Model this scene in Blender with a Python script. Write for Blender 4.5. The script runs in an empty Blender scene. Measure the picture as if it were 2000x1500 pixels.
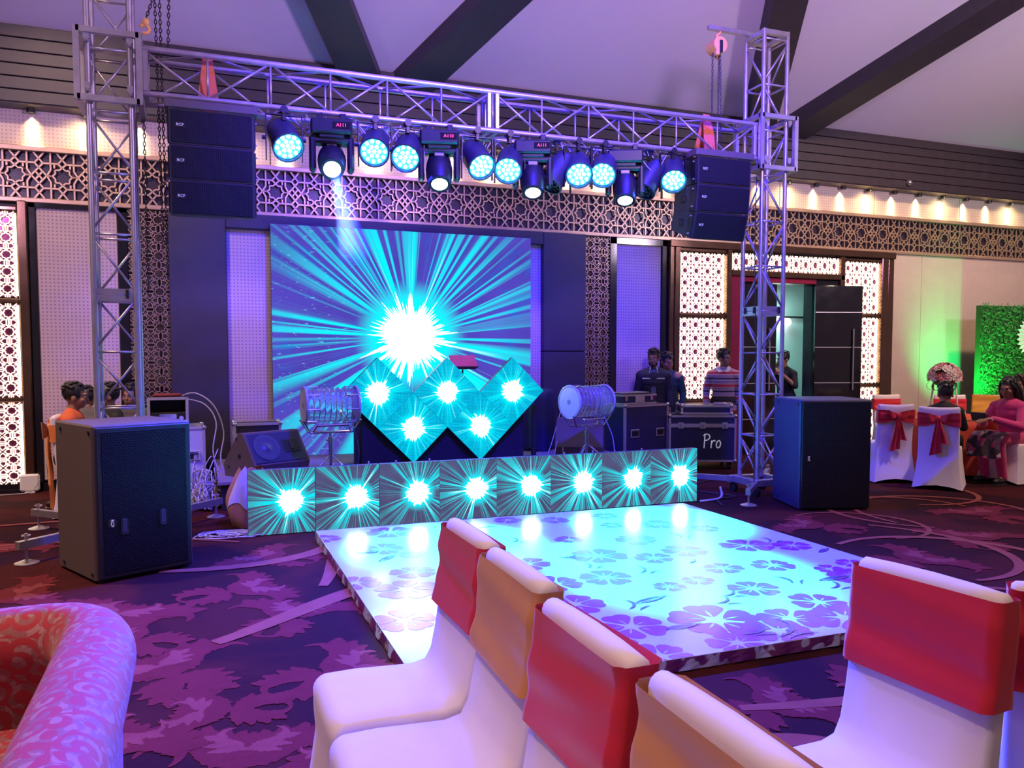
import bpy, bmesh, math, random
from mathutils import Vector as V, Matrix as Mx
R = math.radians
random.seed(7)
sc = bpy.context.scene
C = bpy.data.collections.new('hall'); sc.collection.children.link(C)

# ---------------------------------------------------------------- camera, world, exposure
cam = bpy.data.cameras.new('camera'); co = bpy.data.objects.new('camera', cam); C.objects.link(co)
co.location = (0, 0, 1.56); co.rotation_euler = (R(90-3.2), 0, R(-21.1))
cam.sensor_width = 36; cam.lens = 28.44; cam.shift_y = .01667; cam.clip_start = .05
sc.camera = co
sc.view_settings.view_transform = 'Standard'; sc.view_settings.look = 'None'
sc.view_settings.exposure = 0.0; sc.view_settings.gamma = 1; sc.view_settings.use_curve_mapping = False
wd = bpy.data.worlds.new('hall_air'); sc.world = wd; wd.use_nodes = True
wd.node_tree.nodes['Background'].inputs[0].default_value = (.54, .38, .48, 1)
wd.node_tree.nodes['Background'].inputs[1].default_value = .34

def lamp(kind, name, loc, col, power, to=None, size=.1, cone=60, blend=.3, parent=None):
    l = bpy.data.lights.new(name, kind); l.color = col; l.energy = power
    if kind == 'SPOT': l.spot_size = R(cone); l.spot_blend = blend; l.shadow_soft_size = size
    elif kind == 'AREA': l.size = size
    else: l.shadow_soft_size = size
    o = bpy.data.objects.new(name, l); C.objects.link(o); o.location = loc
    if to is not None:
        o.rotation_euler = (V(to)-V(loc)).to_track_quat('-Z', 'Y').to_euler()
    return o
# downlights in the hall ceiling above the guests (warm), well above the frame
for x, y, p in ((-3.2, 1.2, 1500), (-.6, -.4, 620), (4.4, -.6, 350), (9.8, 4.2, 1500), (-3.0, 6.8, 1500)):
    lamp('SPOT', 'warm_hall_spot', (x, y, 5.18+(10.4-y)*.5-.25), (1, .66, .46), p, (x, y, 0), .25, 90, .8)
lamp('SPOT', 'warm_hall_spot', (10.6, 5.2, 7.4), (1, .64, .36), 1500, (11.6, 10.6, 2.4), .25, 75, .9)  # unseen slanted spot added to warm the right wall
lamp('SPOT', 'warm_hall_spot', (-1.8, 6.6, 6.6), (1, .66, .50), 700, (-1.3, 10.6, 2.4), .2, 62, .9)  # unseen slanted spot added to warm the left wall panels
# violet wash on the pitched ceiling: unseen lamps added for stage bounce
lamp('SPOT', 'ceiling_wash', (3.4, 2.6, 4.4), (.62, .36, 1), 1900, (3.2, 8.6, 7.4), .3, 125, .9)
lamp('SPOT', 'ceiling_wash', (10.5, 2.6, 4.4), (.88, .68, .92), 1300, (11.0, 8.6, 7.2), .3, 125, .9)
lamp('SPOT', 'ceiling_wash', (-4.0, 2.6, 4.4), (.75, .48, .9), 700, (-4.0, 8.6, 7.0), .3, 125, .9)
# blue front wash from fixtures over the audience
lamp('SPOT', 'front_wash', (2.2, 4.2, 6.6), (.03, .012, 1), 5200, (2.0, 9.2, 1.25), .2, 60, .9)
lamp('SPOT', 'front_wash', (4.2, 5.0, 6.6), (.03, .012, 1), 4200, (5.5, 9.6, .8), .2, 56, .9)

# ---------------------------------------------------------------- helpers
class M:
    def __init__(s): s.v = []; s.f = []
    def add(s, vs, fs):
        b = len(s.v); s.v += [tuple(p) for p in vs]; s.f += [tuple(i+b for i in q) for q in fs]; return s
    def box(s, c, d, b=0, m=None):
        x, y, z = d[0]/2, d[1]/2, d[2]/2
        if not b:
            vs = [(i*x, j*y, k*z) for i in (-1, 1) for j in (-1, 1) for k in (-1, 1)]
            fs = [(0, 1, 3, 2), (4, 6, 7, 5), (0, 4, 5, 1), (2, 3, 7, 6), (0, 2, 6, 4), (1, 5, 7, 3)]
        else:
            vs = []; idx = {}
            for i in (-1, 1):
                for j in (-1, 1):
                    for k in (-1, 1):
                        for a in range(3):
                            p = [i*(x-b), j*(y-b), k*(z-b)]; p[a] = (i*x, j*y, k*z)[a]
                            idx[i, j, k, a] = len(vs); vs.append(p)
            fs = []
            S = (-1, 1)
            for i in S:
                fs.append(tuple(idx[i, j, k, 0] for j, k in ((-1, -1), (1, -1), (1, 1), (-1, 1))[::i]))
                fs.append(tuple(idx[j, i, k, 1] for j, k in ((-1, -1), (-1, 1), (1, 1), (1, -1))[::i]))
                fs.append(tuple(idx[j, k, i, 2] for j, k in ((-1, -1), (1, -1), (1, 1), (-1, 1))[::i]))
            for a in S:
                for c2 in S:
                    q = (idx[a, c2, -1, 0], idx[a, c2, 1, 0], idx[a, c2, 1, 1], idx[a, c2, -1, 1]); fs.append(q if a*c2 < 0 else q[::-1])
                    q = (idx[a, -1, c2, 0], idx[a, 1, c2, 0], idx[a, 1, c2, 2], idx[a, -1, c2, 2]); fs.append(q if a*c2 > 0 else q[::-1])
                    q = (idx[-1, a, c2, 1], idx[1, a, c2, 1], idx[1, a, c2, 2], idx[-1, a, c2, 2]); fs.append(q if a*c2 < 0 else q[::-1])
                    for d2 in S:
                        q = tuple(idx[a, c2, d2, t] for t in range(3)); fs.append(q if a*c2*d2 > 0 else q[::-1])
        if m is not None: vs = [m @ V(p) for p in vs]
        return s.add([(p[0]+c[0], p[1]+c[1], p[2]+c[2]) for p in vs], fs)
    def bar(s, p, q, w, d, up=(0, 0, 1)):
        p, q = V(p), V(q); t = (q-p); L = t.length; t.normalize()
        u = V(up).cross(t)
        if u.length < 1e-4: u = V((1, 0, 0)).cross(t)
        u.normalize(); n = t.cross(u)
        m = Mx((t, u, n)).transposed()
        return s.box((p+q)/2, (L, w, d), 0, m)
    def tube(s, p, q, r, n=8, r2=None, cap=True):
        return s.path([p, q], [r, r if r2 is None else r2], n, cap)
    def path(s, pts, r, n=8, cap=True, closed=False):
        pts = [V(p) for p in pts]; k = len(pts)
        rs = r if isinstance(r, (list, tuple)) else [r]*k
        b = len(s.v); prev = None
        for i, p in enumerate(pts):
            t = (pts[(i+1) % k] if (i < k-1 or closed) else p) - (pts[i-1] if (i > 0 or closed) else p)
            if t.length < 1e-9: t = V((0, 0, 1))
            t.normalize()
            if prev is None:
                u = t.cross(V((0, 0, 1)))
                if u.length < .05: u = t.cross(V((0, 1, 0)))
            else:
                u = prev - t*prev.dot(t)
            u.normalize(); prev = u; w = t.cross(u)
            for j in range(n):
                a = 2*math.pi*j/n
                s.v.append(tuple(p + (u*math.cos(a)+w*math.sin(a))*rs[i]))
        for i in range(k if closed else k-1):
            for j in range(n):
                a, c2 = b+i*n+j, b+i*n+(j+1) % n
                d, e = b+((i+1) % k)*n+(j+1) % n, b+((i+1) % k)*n+j
                s.f.append((a, c2, d, e))
        if cap and not closed:
            s.f.append(tuple(b+j for j in range(n))[::-1]); s.f.append(tuple(b+(k-1)*n+j for j in range(n)))
        return s
    def lathe(s, prof, n=24, c=(0, 0, 0), m=None):
        b = len(s.v); k = len(prof)
        for r, z in prof:
            for j in range(n):
                a = 2*math.pi*j/n; p = V((r*math.cos(a), r*math.sin(a), z))
                if m is not None: p = m @ p
                s.v.append((p[0]+c[0], p[1]+c[1], p[2]+c[2]))
        for i in range(k-1):
            for j in range(n):
                s.f.append((b+i*n+j, b+i*n+(j+1) % n, b+(i+1)*n+(j+1) % n, b+(i+1)*n+j))
        s.f.append(tuple(b+j for j in range(n))[::-1]); s.f.append(tuple(b+(k-1)*n+j for j in range(n)))
        return s
    def prism(s, poly, fn, d0, d1):
        n = len(poly); b = len(s.v)
        for d in (d0, d1):
            for p in poly: s.v.append(tuple(fn(p[0], p[1], d)))
        s.f.append(tuple(range(b, b+n))[::-1]); s.f.append(tuple(range(b+n, b+2*n)))
        for i in range(n):
            j = (i+1) % n; s.f.append((b+i, b+j, b+n+j, b+n+i))
        return s
    def grid(s, fn, nu, nv, cu=False):
        b = len(s.v)
        for i in range(nu+1):
            for j in range(nv+1): s.v.append(tuple(fn(i/nu, j/nv)))
        w = nv+1
        for i in range(nu):
            for j in range(nv): s.f.append((b+i*w+j, b+(i+1)*w+j, b+(i+1)*w+j+1, b+i*w+j+1))
        return s
    def ell(s, c, d, n=16, k=10, m=None):
        pr = [(max(math.sin(math.pi*i/k), .02)*1, -math.cos(math.pi*i/k)) for i in range(k+1)]
        sm = Mx.Diagonal(V(d)); sm = sm if m is None else m @ sm
        return s.lathe(pr, n, c, sm)
    def mesh(s, name, mats=None, smooth=False):
        me = bpy.data.meshes.new(name); me.from_pydata(s.v, [], s.f)
        for m in (mats or []): me.materials.append(m)
        bm = bmesh.new(); bm.from_mesh(me); bmesh.ops.recalc_face_normals(bm, faces=bm.faces); bm.to_mesh(me); bm.free()
        if smooth: shade(me, smooth)
        return me
def shade(me, ang):
    me.polygons.foreach_set('use_smooth', [True]*len(me.polygons))
    if ang is not True:
        bm = bmesh.new(); bm.from_mesh(me)
        for e in bm.edges:
            if len(e.link_faces) == 2 and e.calc_face_angle(0) > R(ang): e.smooth = False
        bm.to_mesh(me); bm.free()
def put(name, me, parent=None, loc=(0, 0, 0), rot=(0, 0, 0)):
    o = bpy.data.objects.new(name, me); C.objects.link(o); o.parent = parent; o.location = loc; o.rotation_euler = rot; return o
def obj(name, m, mat, parent=None, smooth=False, loc=(0, 0, 0), rot=(0, 0, 0)):
    return put(name, m.mesh(name, [mat], smooth), parent, loc, rot)
def tag(o, label=None, cat=None, group=None, kind=None):
    if label: o['label'] = label
    if cat: o['category'] = cat
    if group: o['group'] = group
    if kind: o['kind'] = kind
    return o
def thing(name, label, cat, loc=(0, 0, 0), rz=0, group=None):
    o = bpy.data.objects.new(name, None); C.objects.link(o); o.empty_display_size = .1
    o.location = loc; o.rotation_euler = (0, 0, rz) if not isinstance(rz, tuple) else rz
    return tag(o, label, cat, group)
def dup(root, loc, rz, label=None):
    def cp(o, par):
        c = o.copy(); C.objects.link(c); c.parent = par
        for k in o.children: cp(k, c)
        return c
    r = cp(root, None); r.location = loc; r.rotation_euler = (0, 0, rz) if not isinstance(rz, tuple) else rz
    if label: r['label'] = label
    return r
def text_mesh(txt, size, depth=.001, shear=0):
    cu = bpy.data.curves.new('lettering', 'FONT'); cu.body = txt; cu.size = size; cu.extrude = depth; cu.shear = shear
    cu.align_x = 'CENTER'; cu.align_y = 'CENTER'; cu.resolution_u = 3
    o = bpy.data.objects.new('lettering', cu); C.objects.link(o)
    bpy.context.view_layer.update()
    me = bpy.data.meshes.new_from_object(o.evaluated_get(bpy.context.evaluated_depsgraph_get()))
    bpy.data.objects.remove(o); return me
def lettering(name, txt, size, mat, parent, loc, rot, shear=0):
    me = text_mesh(txt, size, .0015, shear); me.materials.clear(); me.materials.append(mat)
    return put(name, me, parent, loc, rot)

# ---------------------------------------------------------------- node helpers / materials
class N:
    def __init__(s, name):
        s.m = bpy.data.materials.new(name); s.m.use_nodes = True; s.t = s.m.node_tree; s.n = s.t.nodes
        s.b = s.n['Principled BSDF']
    def new(s, typ, **k):
        n = s.n.new('ShaderNode'+typ)
        for a, v in k.items(): setattr(n, a, v)
        return n
    def link(s, a, b): s.t.links.new(a, b)
    def mth(s, op, a, b=None, c=None, clamp=False):
        n = s.new('Math', operation=op); n.use_clamp = clamp
        for i, x in enumerate((a, b, c)):
            if x is None: continue
            if isinstance(x, (int, float)): n.inputs[i].default_value = x
            else: s.link(x, n.inputs[i])
        return n.outputs[0]
    def sstep(s, x, lo, hi):
        n = s.new('MapRange', interpolation_type='SMOOTHSTEP')
        s.link(x, n.inputs[0])
        for i, v in ((1, lo), (2, hi)):
            if isinstance(v, (int, float)): n.inputs[i].default_value = v
            else: s.link(v, n.inputs[i])
        n.inputs[3].default_value = 0; n.inputs[4].default_value = 1
        return n.outputs[0]
    def mix(s, f, a, b):
        n = s.new('Mix', data_type='RGBA')
        for i, x in ((0, f), (6, a), (7, b)):
            if isinstance(x, (int, float)): n.inputs[i].default_value = x
            elif isinstance(x, tuple): n.inputs[i].default_value = x if len(x) == 4 else x+(1,)
            else: s.link(x, n.inputs[i])
        return n.outputs[2]
    def noise(s, vec, scale, detail=2, rough=.5, dist=0):
        n = s.new('TexNoise'); n.inputs['Scale'].default_value = scale; n.inputs['Detail'].default_value = detail
        n.inputs['Roughness'].default_value = rough; n.inputs['Distortion'].default_value = dist
        if vec is not None: s.link(vec, n.inputs['Vector'])
        return n.outputs[0]
    def xyz(s, vec):
        n = s.new('SeparateXYZ'); s.link(vec, n.inputs[0]); return n.outputs
    def comb(s, x, y, z=0.):
        n = s.new('CombineXYZ')
        for i, v in enumerate((x, y, z)):
            if isinstance(v, (int, float)): n.inputs[i].default_value = v
            else: s.link(v, n.inputs[i])
        return n.outputs[0]
    def oco(s): return s.new('TexCoord').outputs['Object']
    def setp(s, **k):
        for a, v in k.items():
            i = s.b.inputs[a.replace('_', ' ')]
            if isinstance(v, (int, float)): i.default_value = v
            elif isinstance(v, tuple): i.default_value = v if len(v) == 4 else v+(1,)
            else: s.link(v, i)
    def bump(s, h, st=.3, d=.01):
        n = s.new('Bump'); n.inputs['Strength'].default_value = st; n.inputs['Distance'].default_value = d
        s.link(h, n.inputs['Height']); s.link(n.outputs[0], s.b.inputs['Normal'])
def mat(name, col, rough=.6, metal=0, var=.15, scale=25, bump=0, emit=None, es=0, sheen=0, coat=0):
    k = N(name); oc = k.oco()
    n = k.noise(oc, scale, 3)
    c = tuple(col)
    k.setp(Base_Color=k.mix(n, tuple(x*(1-var) for x in c), tuple(min(1, x*(1+var)) for x in c)),
           Roughness=k.mth('MULTIPLY_ADD', n, .12, rough-.06, True), Metallic=metal)
    if bump: k.bump(k.noise(oc, scale*6, 2), bump, .004)
    if emit: k.setp(Emission_Color=tuple(emit), Emission_Strength=es)
    if sheen: k.setp(Sheen_Weight=sheen)
    if coat: k.setp(Coat_Weight=coat)
    return k.m

def starburst(name, bg, ray, core=.15, reach=.6, wall=False, dots=.02, seed=0., dx=0., fill=.0):
    k = N(name); oc = k.oco(); p = k.xyz(oc)
    rnd = k.new('ObjectInfo').outputs['Random']
    x, z = (k.mth('SUBTRACT', p[0], dx) if dx else p[0]), p[2]
    r = k.mth('SQRT', k.mth('ADD', k.mth('MULTIPLY', x, x), k.mth('MULTIPLY', z, z)))
    ri = k.mth('DIVIDE', 1., k.mth('MAXIMUM', r, .002))
    cx, cz = k.mth('MULTIPLY', x, ri), k.mth('MULTIPLY', z, ri)
    sd = k.mth('MULTIPLY_ADD', rnd, 0. if wall else 40., seed)
    d1 = k.comb(cx, cz, sd)
    n1 = k.noise(d1, 2.6 if wall else 3.6, 1)
    n2 = k.noise(d1, 6.5 if wall else 8.0, 2, .55)
    n3 = k.noise(d1, 22 if wall else 19, 1)
    fade = k.mth('SUBTRACT', 1., k.sstep(r, reach*.3, reach))
    a = k.mth('MULTIPLY', k.sstep(n2, .50, .58), k.sstep(n1, .40, .52))
    fine = k.mth('MULTIPLY', k.sstep(n3, .50, .62), k.sstep(n1, .30, .46))
    lum = k.mth('MAXIMUM', k.mth('MULTIPLY', a, k.mth('MULTIPLY_ADD', fade, .65, .45)), k.mth('MULTIPLY', fine, k.mth('MULTIPLY_ADD', fade, .75, .15 if wall else .2)), None, True)
    halo = k.mth('SUBTRACT', 1., k.sstep(r, core*1.0, core*(1.75 if wall else 1.8)))
    lum = k.mth('MAXIMUM', lum, halo)
    gx = k.mth('SINE', k.mth('MULTIPLY', p[0], math.pi*2/dots)); gz = k.mth('SINE', k.mth('MULTIPLY', p[2], math.pi*2/dots))
    g = k.mth('MULTIPLY_ADD', k.mth('MULTIPLY', gx, gz), .15 if wall else .45, 1.)
    sp = k.noise(oc, 1.4 if wall else 6., 3)
    bgm = k.mix(sp, tuple(v*.6 for v in bg), tuple(v*1.4 for v in bg))
    if wall:  # softer streaks behind the main rays
        st = k.noise(k.comb(cx, cz, k.mth('MULTIPLY', r, .25)), 9, 3, .65)
        bgm = k.mix(k.mth('MULTIPLY', k.sstep(st, .48, .72), .7), bgm, (.015, .12, .62, 1))
        fl = k.mth('MULTIPLY', k.sstep(k.noise(k.comb(k.mth('MULTIPLY', p[0], 2.2), k.mth('MULTIPLY', p[2], 9.)), 4.5, 2), .64, .72), k.sstep(k.mth('MULTIPLY', p[0], -1.), .35, 1.3))
        bgm = k.mix(k.mth('MULTIPLY', fl, .7), bgm, (.25, .75, .95, 1))
    if fill: bgm = k.mix(fill, bgm, ray)
    vm = k.new('VectorMath', operation='SCALE'); k.link(bgm, vm.inputs[0]); k.link(g, vm.inputs['Scale'])
    col = k.mix(lum, vm.outputs[0], tuple(v for v in ray))
    # white hot rays close to the core, then the core itself with its spikes
    spike = k.mth('POWER', k.sstep(n2, .42, .74), 1.4); s3 = k.sstep(n3, .42, .66)
    hot = k.mth('MULTIPLY', k.mth('MULTIPLY', k.sstep(n3, .55, .64), a), k.mth('SUBTRACT', 1., k.sstep(r, core*1.4, core*3.0)))
    col = k.mix(k.mth('MULTIPLY', hot, .8), col, (.9, 1.3, 1.3, 1))
    edge = k.mth('MULTIPLY', k.mth('ADD', k.mth('MULTIPLY_ADD', spike, .95 if wall else .45, .68 if wall else .80), k.mth('MULTIPLY', s3, .32 if wall else .25)), core)
    cm = k.mth('SUBTRACT', 1., k.sstep(k.mth('DIVIDE', r, edge), .86, 1.04))
    col = k.mix(cm, col, (6, 7, 7, 1))
    k.setp(Base_Color=(.004, .004, .005), Roughness=.6, Specular_IOR_Level=.08, Emission_Color=col, Emission_Strength=1.)
    return k.m

def spiral_fabric(name, cell, A, B, Cc, flat=False, rough=.75):
    k = N(name); oc = k.oco()
    vec = k.new('Mapping'); k.link(oc, vec.inputs[0])
    vo = k.new('TexVoronoi', feature='F1', voronoi_dimensions='2D' if flat else '3D'); vo.inputs['Scale'].default_value = 1/cell
    vo.inputs['Randomness'].default_value = .75
    k.link(oc, vo.inputs['Vector'])
    sub = k.new('VectorMath', operation='SUBTRACT'); 
    k.link(oc, sub.inputs[0]); k.link(vo.outputs['Position'], sub.inputs[1])
    p = k.xyz(sub.outputs[0])
    rr = vo.outputs['Distance']
    u = k.mth('ADD', p[0], k.mth('MULTIPLY', p[2], .5)) if not flat else p[0]
    th = k.mth('ARCTAN2', k.mth('ADD', p[1], k.mth('MULTIPLY', p[2], .85)), u)
    s = k.mth('SINE', k.mth('ADD', th, k.mth('MULTIPLY', rr, 15.)))
    m = k.sstep(s, -.1, .15)
    m2 = k.sstep(k.noise(oc, 1.6/cell, 2, .5, 1.5), .5, .54)
    body = k.mix(m2, Cc, B)
    col = k.mix(m, A, body)
    wv = k.noise(oc, 260, 2)
    k.setp(Base_Color=k.mix(k.mth('MULTIPLY', wv, .35), col, (.02, .0, .01)), Roughness=rough, Sheen_Weight=.25)
    k.bump(wv, .25, .002)
    return k.m
# ---------------------------------------------------------------- shared materials
steel = mat('galvanised_steel', (.50, .46, .47), .38, .75, .2, 14)
dark_wood = mat('dark_stained_wood', (.030, .022, .030), .45, 0, .3, 9)
black_lam = mat('black_laminate', (.020, .018, .024), .5, 0, .3, 30)
black_pl = mat('black_plastic', (.012, .012, .015), .42, 0, .2, 30)
alu = mat('aluminium', (.62, .60, .63), .35, .6, .12, 20)
bronze = mat('polished_bronze', (.20, .115, .075), .16, .85, .25, 3)
gold = mat('champagne_lattice', (.56, .39, .27), .34, .55, .15, 8)
mirror = mat('smoked_mirror', (.20, .15, .18), .05, .95, .1, 4)
cream = mat('cream_plaster', (.60, .50, .45), .85, 0, .06, 4, .1)
white_pl = mat('white_plastic', (.75, .72, .74), .5, 0, .05, 20)
lit_fret = mat('glowing_fret_strip', (.9, .85, .75), .5, 0, .05, 9, 0, (1, .86, .62), 1.35)  # edge-LED light falling on the fret strips, put in as their own glow
glow_warm = mat('lamp_glow', (1, .9, .7), .5, 0, 0, 9, 0, (1, .82, .5), 14)
gloss_black = mat('gloss_black_lacquer', (.012, .011, .016), .12, 0, .2, 6)
col_dark = mat('dark_column_board', (.040, .034, .052), .45, 0, .2, 5)
chrome = mat('chrome', (.75, .75, .78), .14, .95, .05, 10)
wire_w = mat('pale_cable', (.46, .43, .52), .5, 0, .1, 9)
wire_b = mat('black_cable', (.015, .015, .02), .5, 0, .1, 9)
logo_w = mat('white_print', (.85, .85, .9), .5, 0, 0, 9, 0, (.8, .8, 1), .25)
def dotted(name, base, dot, pitch=.042):
    k = N(name); p = k.xyz(k.oco()); w = math.pi*2/pitch
    s = k.mth('MULTIPLY', k.mth('COSINE', k.mth('MULTIPLY', p[0], w/2)), k.mth('COSINE', k.mth('MULTIPLY', p[2], w/2)))
    d = k.sstep(k.mth('ABSOLUTE', s), .66, .80)
    n = k.noise(k.oco(), 5, 2)
    k.setp(Base_Color=k.mix(d, k.mix(n, tuple(v*.9 for v in base), tuple(min(1, v*1.08) for v in base)), dot), Roughness=.85, Sheen_Weight=.2)
    k.bump(d, -.3, .004); return k.m
fabric = dotted('dotted_wall_fabric', (.62, .48, .50), (.36, .25, .31))

# ---------------------------------------------------------------- floor with woven scrolls
fk = N('carpet_ground'); oc = fk.oco()
big = fk.noise(oc, .9, 3, .55, .8); fine = fk.noise(oc, 190, 2)
fk.setp(Base_Color=fk.mix(fk.mth('MULTIPLY', fine, .55), fk.mix(fk.sstep(big, .42, .6), (.034, .007, .013), (.075, .013, .015)), (.012, .003, .006)), Roughness=.95, Specular_IOR_Level=.08)
fk.bump(fine, .5, .004)
def pile(name, c):
    k = N(name); o = k.oco(); f = k.noise(o, 190, 2); g = k.noise(o, 7, 3)
    k.setp(Base_Color=k.mix(k.mth('MULTIPLY', f, .5), k.mix(g, tuple(v*.75 for v in c), tuple(v*1.2 for v in c)), tuple(v*.25 for v in c)), Roughness=.95, Specular_IOR_Level=.08)
    k.bump(f, .5, .004); return k.m
floor = obj('floor', M().box((5, 4.5, -.05), (30, 17, .1)), fk.m); tag(floor, kind='structure')
def ribbon(m, pts, ws, z):
    global zz_
    zz_ += 1.1e-6; z += zz_
    b = len(m.v); n = len(pts)
    for i, p in enumerate(pts):
        q = pts[min(i+1, n-1)]; o = pts[max(i-1, 0)]
        tx, ty = q[0]-o[0], q[1]-o[1]; L = math.hypot(tx, ty) or 1
        w = ws[i]/2
        m.v.append((p[0]-ty/L*w, p[1]+tx/L*w, z)); m.v.append((p[0]+ty/L*w, p[1]-tx/L*w, z))
    for i in range(n-1): m.f.append((b+2*i, b+2*i+1, b+2*i+3, b+2*i+2))
def curl(x, y, h, L, k0, k1, n=22):
    pts = [(x, y)]; ds = L/n
    for i in range(n):
        h += (k0+(k1-k0)*(i/n)**1.6)*ds; x += math.cos(h)*ds; y += math.sin(h)*ds; pts.append((x, y, h))
    return pts
def acanthus(m, x, y, h, L, w, side, z, lobes=6):
    pts = curl(x, y, h, L, side*.25/L*2, side*6.2/L, 24)
    n = len(pts)
    ribbon(m, pts, [w*(.35+.65*math.sin(math.pi*min(1, (i/n)*1.05))**.7)*(1-.75*(i/n)**2) for i in range(n)], z)
    for q in range(lobes):
        i = 2+int(q*(n-8)/lobes); px, py = pts[i][:2]; hh = pts[i][2] if len(pts[i]) > 2 else h
        for s in (-1, 1):
            l = L*(.40-.22*q/lobes)*(1.15 if s == -side else .75)
            lp = curl(px, py, hh+s*.85, l, -s*1.0/l, s*2.6/l, 9)
            ribbon(m, lp, [w*.80*math.sin(math.pi*(.14+.86*j/9))**.8*(1+.22*math.sin(j*2.6)) for j in range(10)], z+.0003*(1+q % 2))
zz_ = 0.
lo, hi, rib = M(), M(), M()
z = .0015
def damask(x, y, a, s, m1, m2):
    global z
    z += .00002
    for sd in (-1, 1):
        acanthus(m1, x, y, a+sd*.5, .62*s, .13*s, sd, z, 6)
        acanthus(m1, x, y, a+math.pi+sd*.7, .45*s, .10*s, -sd, z, 4)
        acanthus(m2, x+math.cos(a)*.16*s, y+math.sin(a)*.16*s, a+sd*1.2, .30*s, .06*s, -sd, z+.0009, 3)
    acanthus(m1, x, y, a, .34*s, .15*s, 1, z+.0002, 3)
sp_ = [(.10, 3.15, 1.3, 1.0), (.55, 3.95, .4, 1.0), (-.15, 4.2, 2.0, 1.1), (.32, 2.45, -.6, .9), (.45, 4.9, 1.1, 1.0), (.15, 5.6, .3, 1.0), (.55, 6.4, 2.4, 1.0), (-.6, 5.2, 1.0, 1.2), (-1.3, 6.0, .2, 1.1), (-1.7, 7.4, 1.0, 1.2), (.05, 1.75, .6, .8), (.45, 1.9, 2.2, .8), (-.05, 2.35, 1.8, .8), (.62, 3.15, 2.6, .8), (.1, 3.7, 2.9, .8), (.72, 2.5, 1.4, .7), (-.5, 3.5, .7, 1.), (-.35, 4.8, 2.4, .9), (-.9, 4.3, 1.5, 1.),
       (1.4, 2.6, .4, .9), (1.75, 3.0, 1.8, .9), (2.3, 2.85, .2, .8), (1.35, 1.75, 1.0, .8), (3.0, 2.7, 2.6, .9), (2.6, 2.1, .9, .9), (3.8, 2.6, .5, 1.), (4.6, 3.4, 1.2, 1.), (5.0, 4.6, .1, 1.1), (5.3, 5.8, 2.2, 1.1), (6.1, 4.9, .9, 1.1), (7.2, 5.6, 1.5, 1.2), (8.2, 4.9, .4, 1.2), (6.6, 3.7, 1.9, 1.1), (-2.4, 8.8, .4, 1.2), (-2.7, 5.5, .9, 1.2), (5.6, 2.6, .9, 1.1), (9.6, 5.9, .3, 1.3)]
for x, y, a, s in sp_: damask(x, y, a, s*.95, lo, hi)
for x, y, h, L, k0, k1, w in ((.1, 2.05, 1.0, 1.9, 1.0, 3.6, .15), (-.1, 2.9, .3, 1.4, -1.0, -5.0, .12), (.05, 4.6, .6, 2.2, .3, -2.2, .16), (.75, 5.5, 1.2, 1.9, .4, -2.6, .12), (-.3, 6.3, -.3, 2.0, .6, 2.2, .14),
                              (-2.6, 7.6, .1, 3.0, -.1, -.5, .07), (-2.5, 8.5, .05, 2.6, 0, .2, .07), (-1.2, 9.3, .0, 2.0, .1, .6, .08),
                              (1.3, 2.2, .9, 1.5, -.6, -3.4, .12), (2.2, 2.9, -.3, 1.9, .3, -1.0, .10),
                              (4.9, 5.2, .5, 3.6, -1.1, -1.5, .09), (6.2, 5.4, 2.6, 3.3, -1.2, -1.4, .07), (7.4, 5.3, .4, 3.8, 1.3, .9, .07), (7.0, 6.3, -.6, 3.2, 1.2, 1.2, .06), (9.0, 6.0, .3, 3.2, 1.2, .8, .06), (8.0, 4.2, 1.4, 3.2, -1.1, -.7, .08), (5.4, 6.3, .4, 2.2, -1.6, -1.9, .05), (5.0, 4.0, -.2, 2.4, 1.2, .7, .08)):
    pts = curl(x, y, h, L, k0, k1, 30); ribbon(rib, pts, [w*(.55+.45*math.sin(3.14*i/30)) for i in range(31)], .0032)
tag(obj('woven_leaves', lo, pile('carpet_leaf_red', (.165, .022, .034)), floor), kind='stuff')
tag(obj('woven_highlights', hi, pile('carpet_leaf_pale', (.26, .058, .072)), floor), kind='stuff')
tag(obj('woven_ribbons', rib, pile('carpet_ribbon', (.30, .085, .075)), floor), kind='stuff')

# ---------------------------------------------------------------- back wall
YW = 10.65
wb = M()
wb.box((-.2, 10.78, 2.8), (17.6, .2, 5.6)); wb.box((14.7, 10.78, 2.8), (10.6, .2, 5.6)); wb.box((9.0, 10.78, 4.16), (.8, .2, 2.88))
wall = obj('wall_back', wb, col_dark); tag(wall, kind='structure')
def seg(name, x0, x1, z0, z1, m, y0=YW-.02, y1=10.7, par=None, bev=0):
    o = obj(name, M().box((0, 0, 0), (x1-x0, y1-y0, z1-z0), bev), m, wall if par is None else par, False, ((x0+x1)/2, (y0+y1)/2, (z0+z1)/2)); return o
for i in range(6): seg('fascia_board', -9, 20, 4.335+i*.139, 4.335+i*.139+.131, dark_wood, 10.35, 10.62, bev=.006)
seg('soffit', -9, 20, 4.325, 4.335, dark_wood, 10.37, 10.68)
wp = M().box((0, 0, 0), (1.94, .05, .62), .006).mesh('wash_panel', [dotted('cream_dotted_strip', (.66, .55, .44), (.48, .38, .29))])
for i in range(14): put('wash_panel', wp, wall, (-6.0+i*1.95+.05, 10.66, 4.17))
seg('lattice_rail', -9, 20, 3.86, 3.92, gold, 10.56, 10.7, bev=.008); seg('lattice_rail', -9, 20, 3.29, 3.345, gold, 10.58, 10.7, bev=.008)
seg('band_backing', -9, 20, 3.33, 3.9, mat('band_back_board', (.035, .026, .05), .3, .2), 10.66, 10.72)
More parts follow.
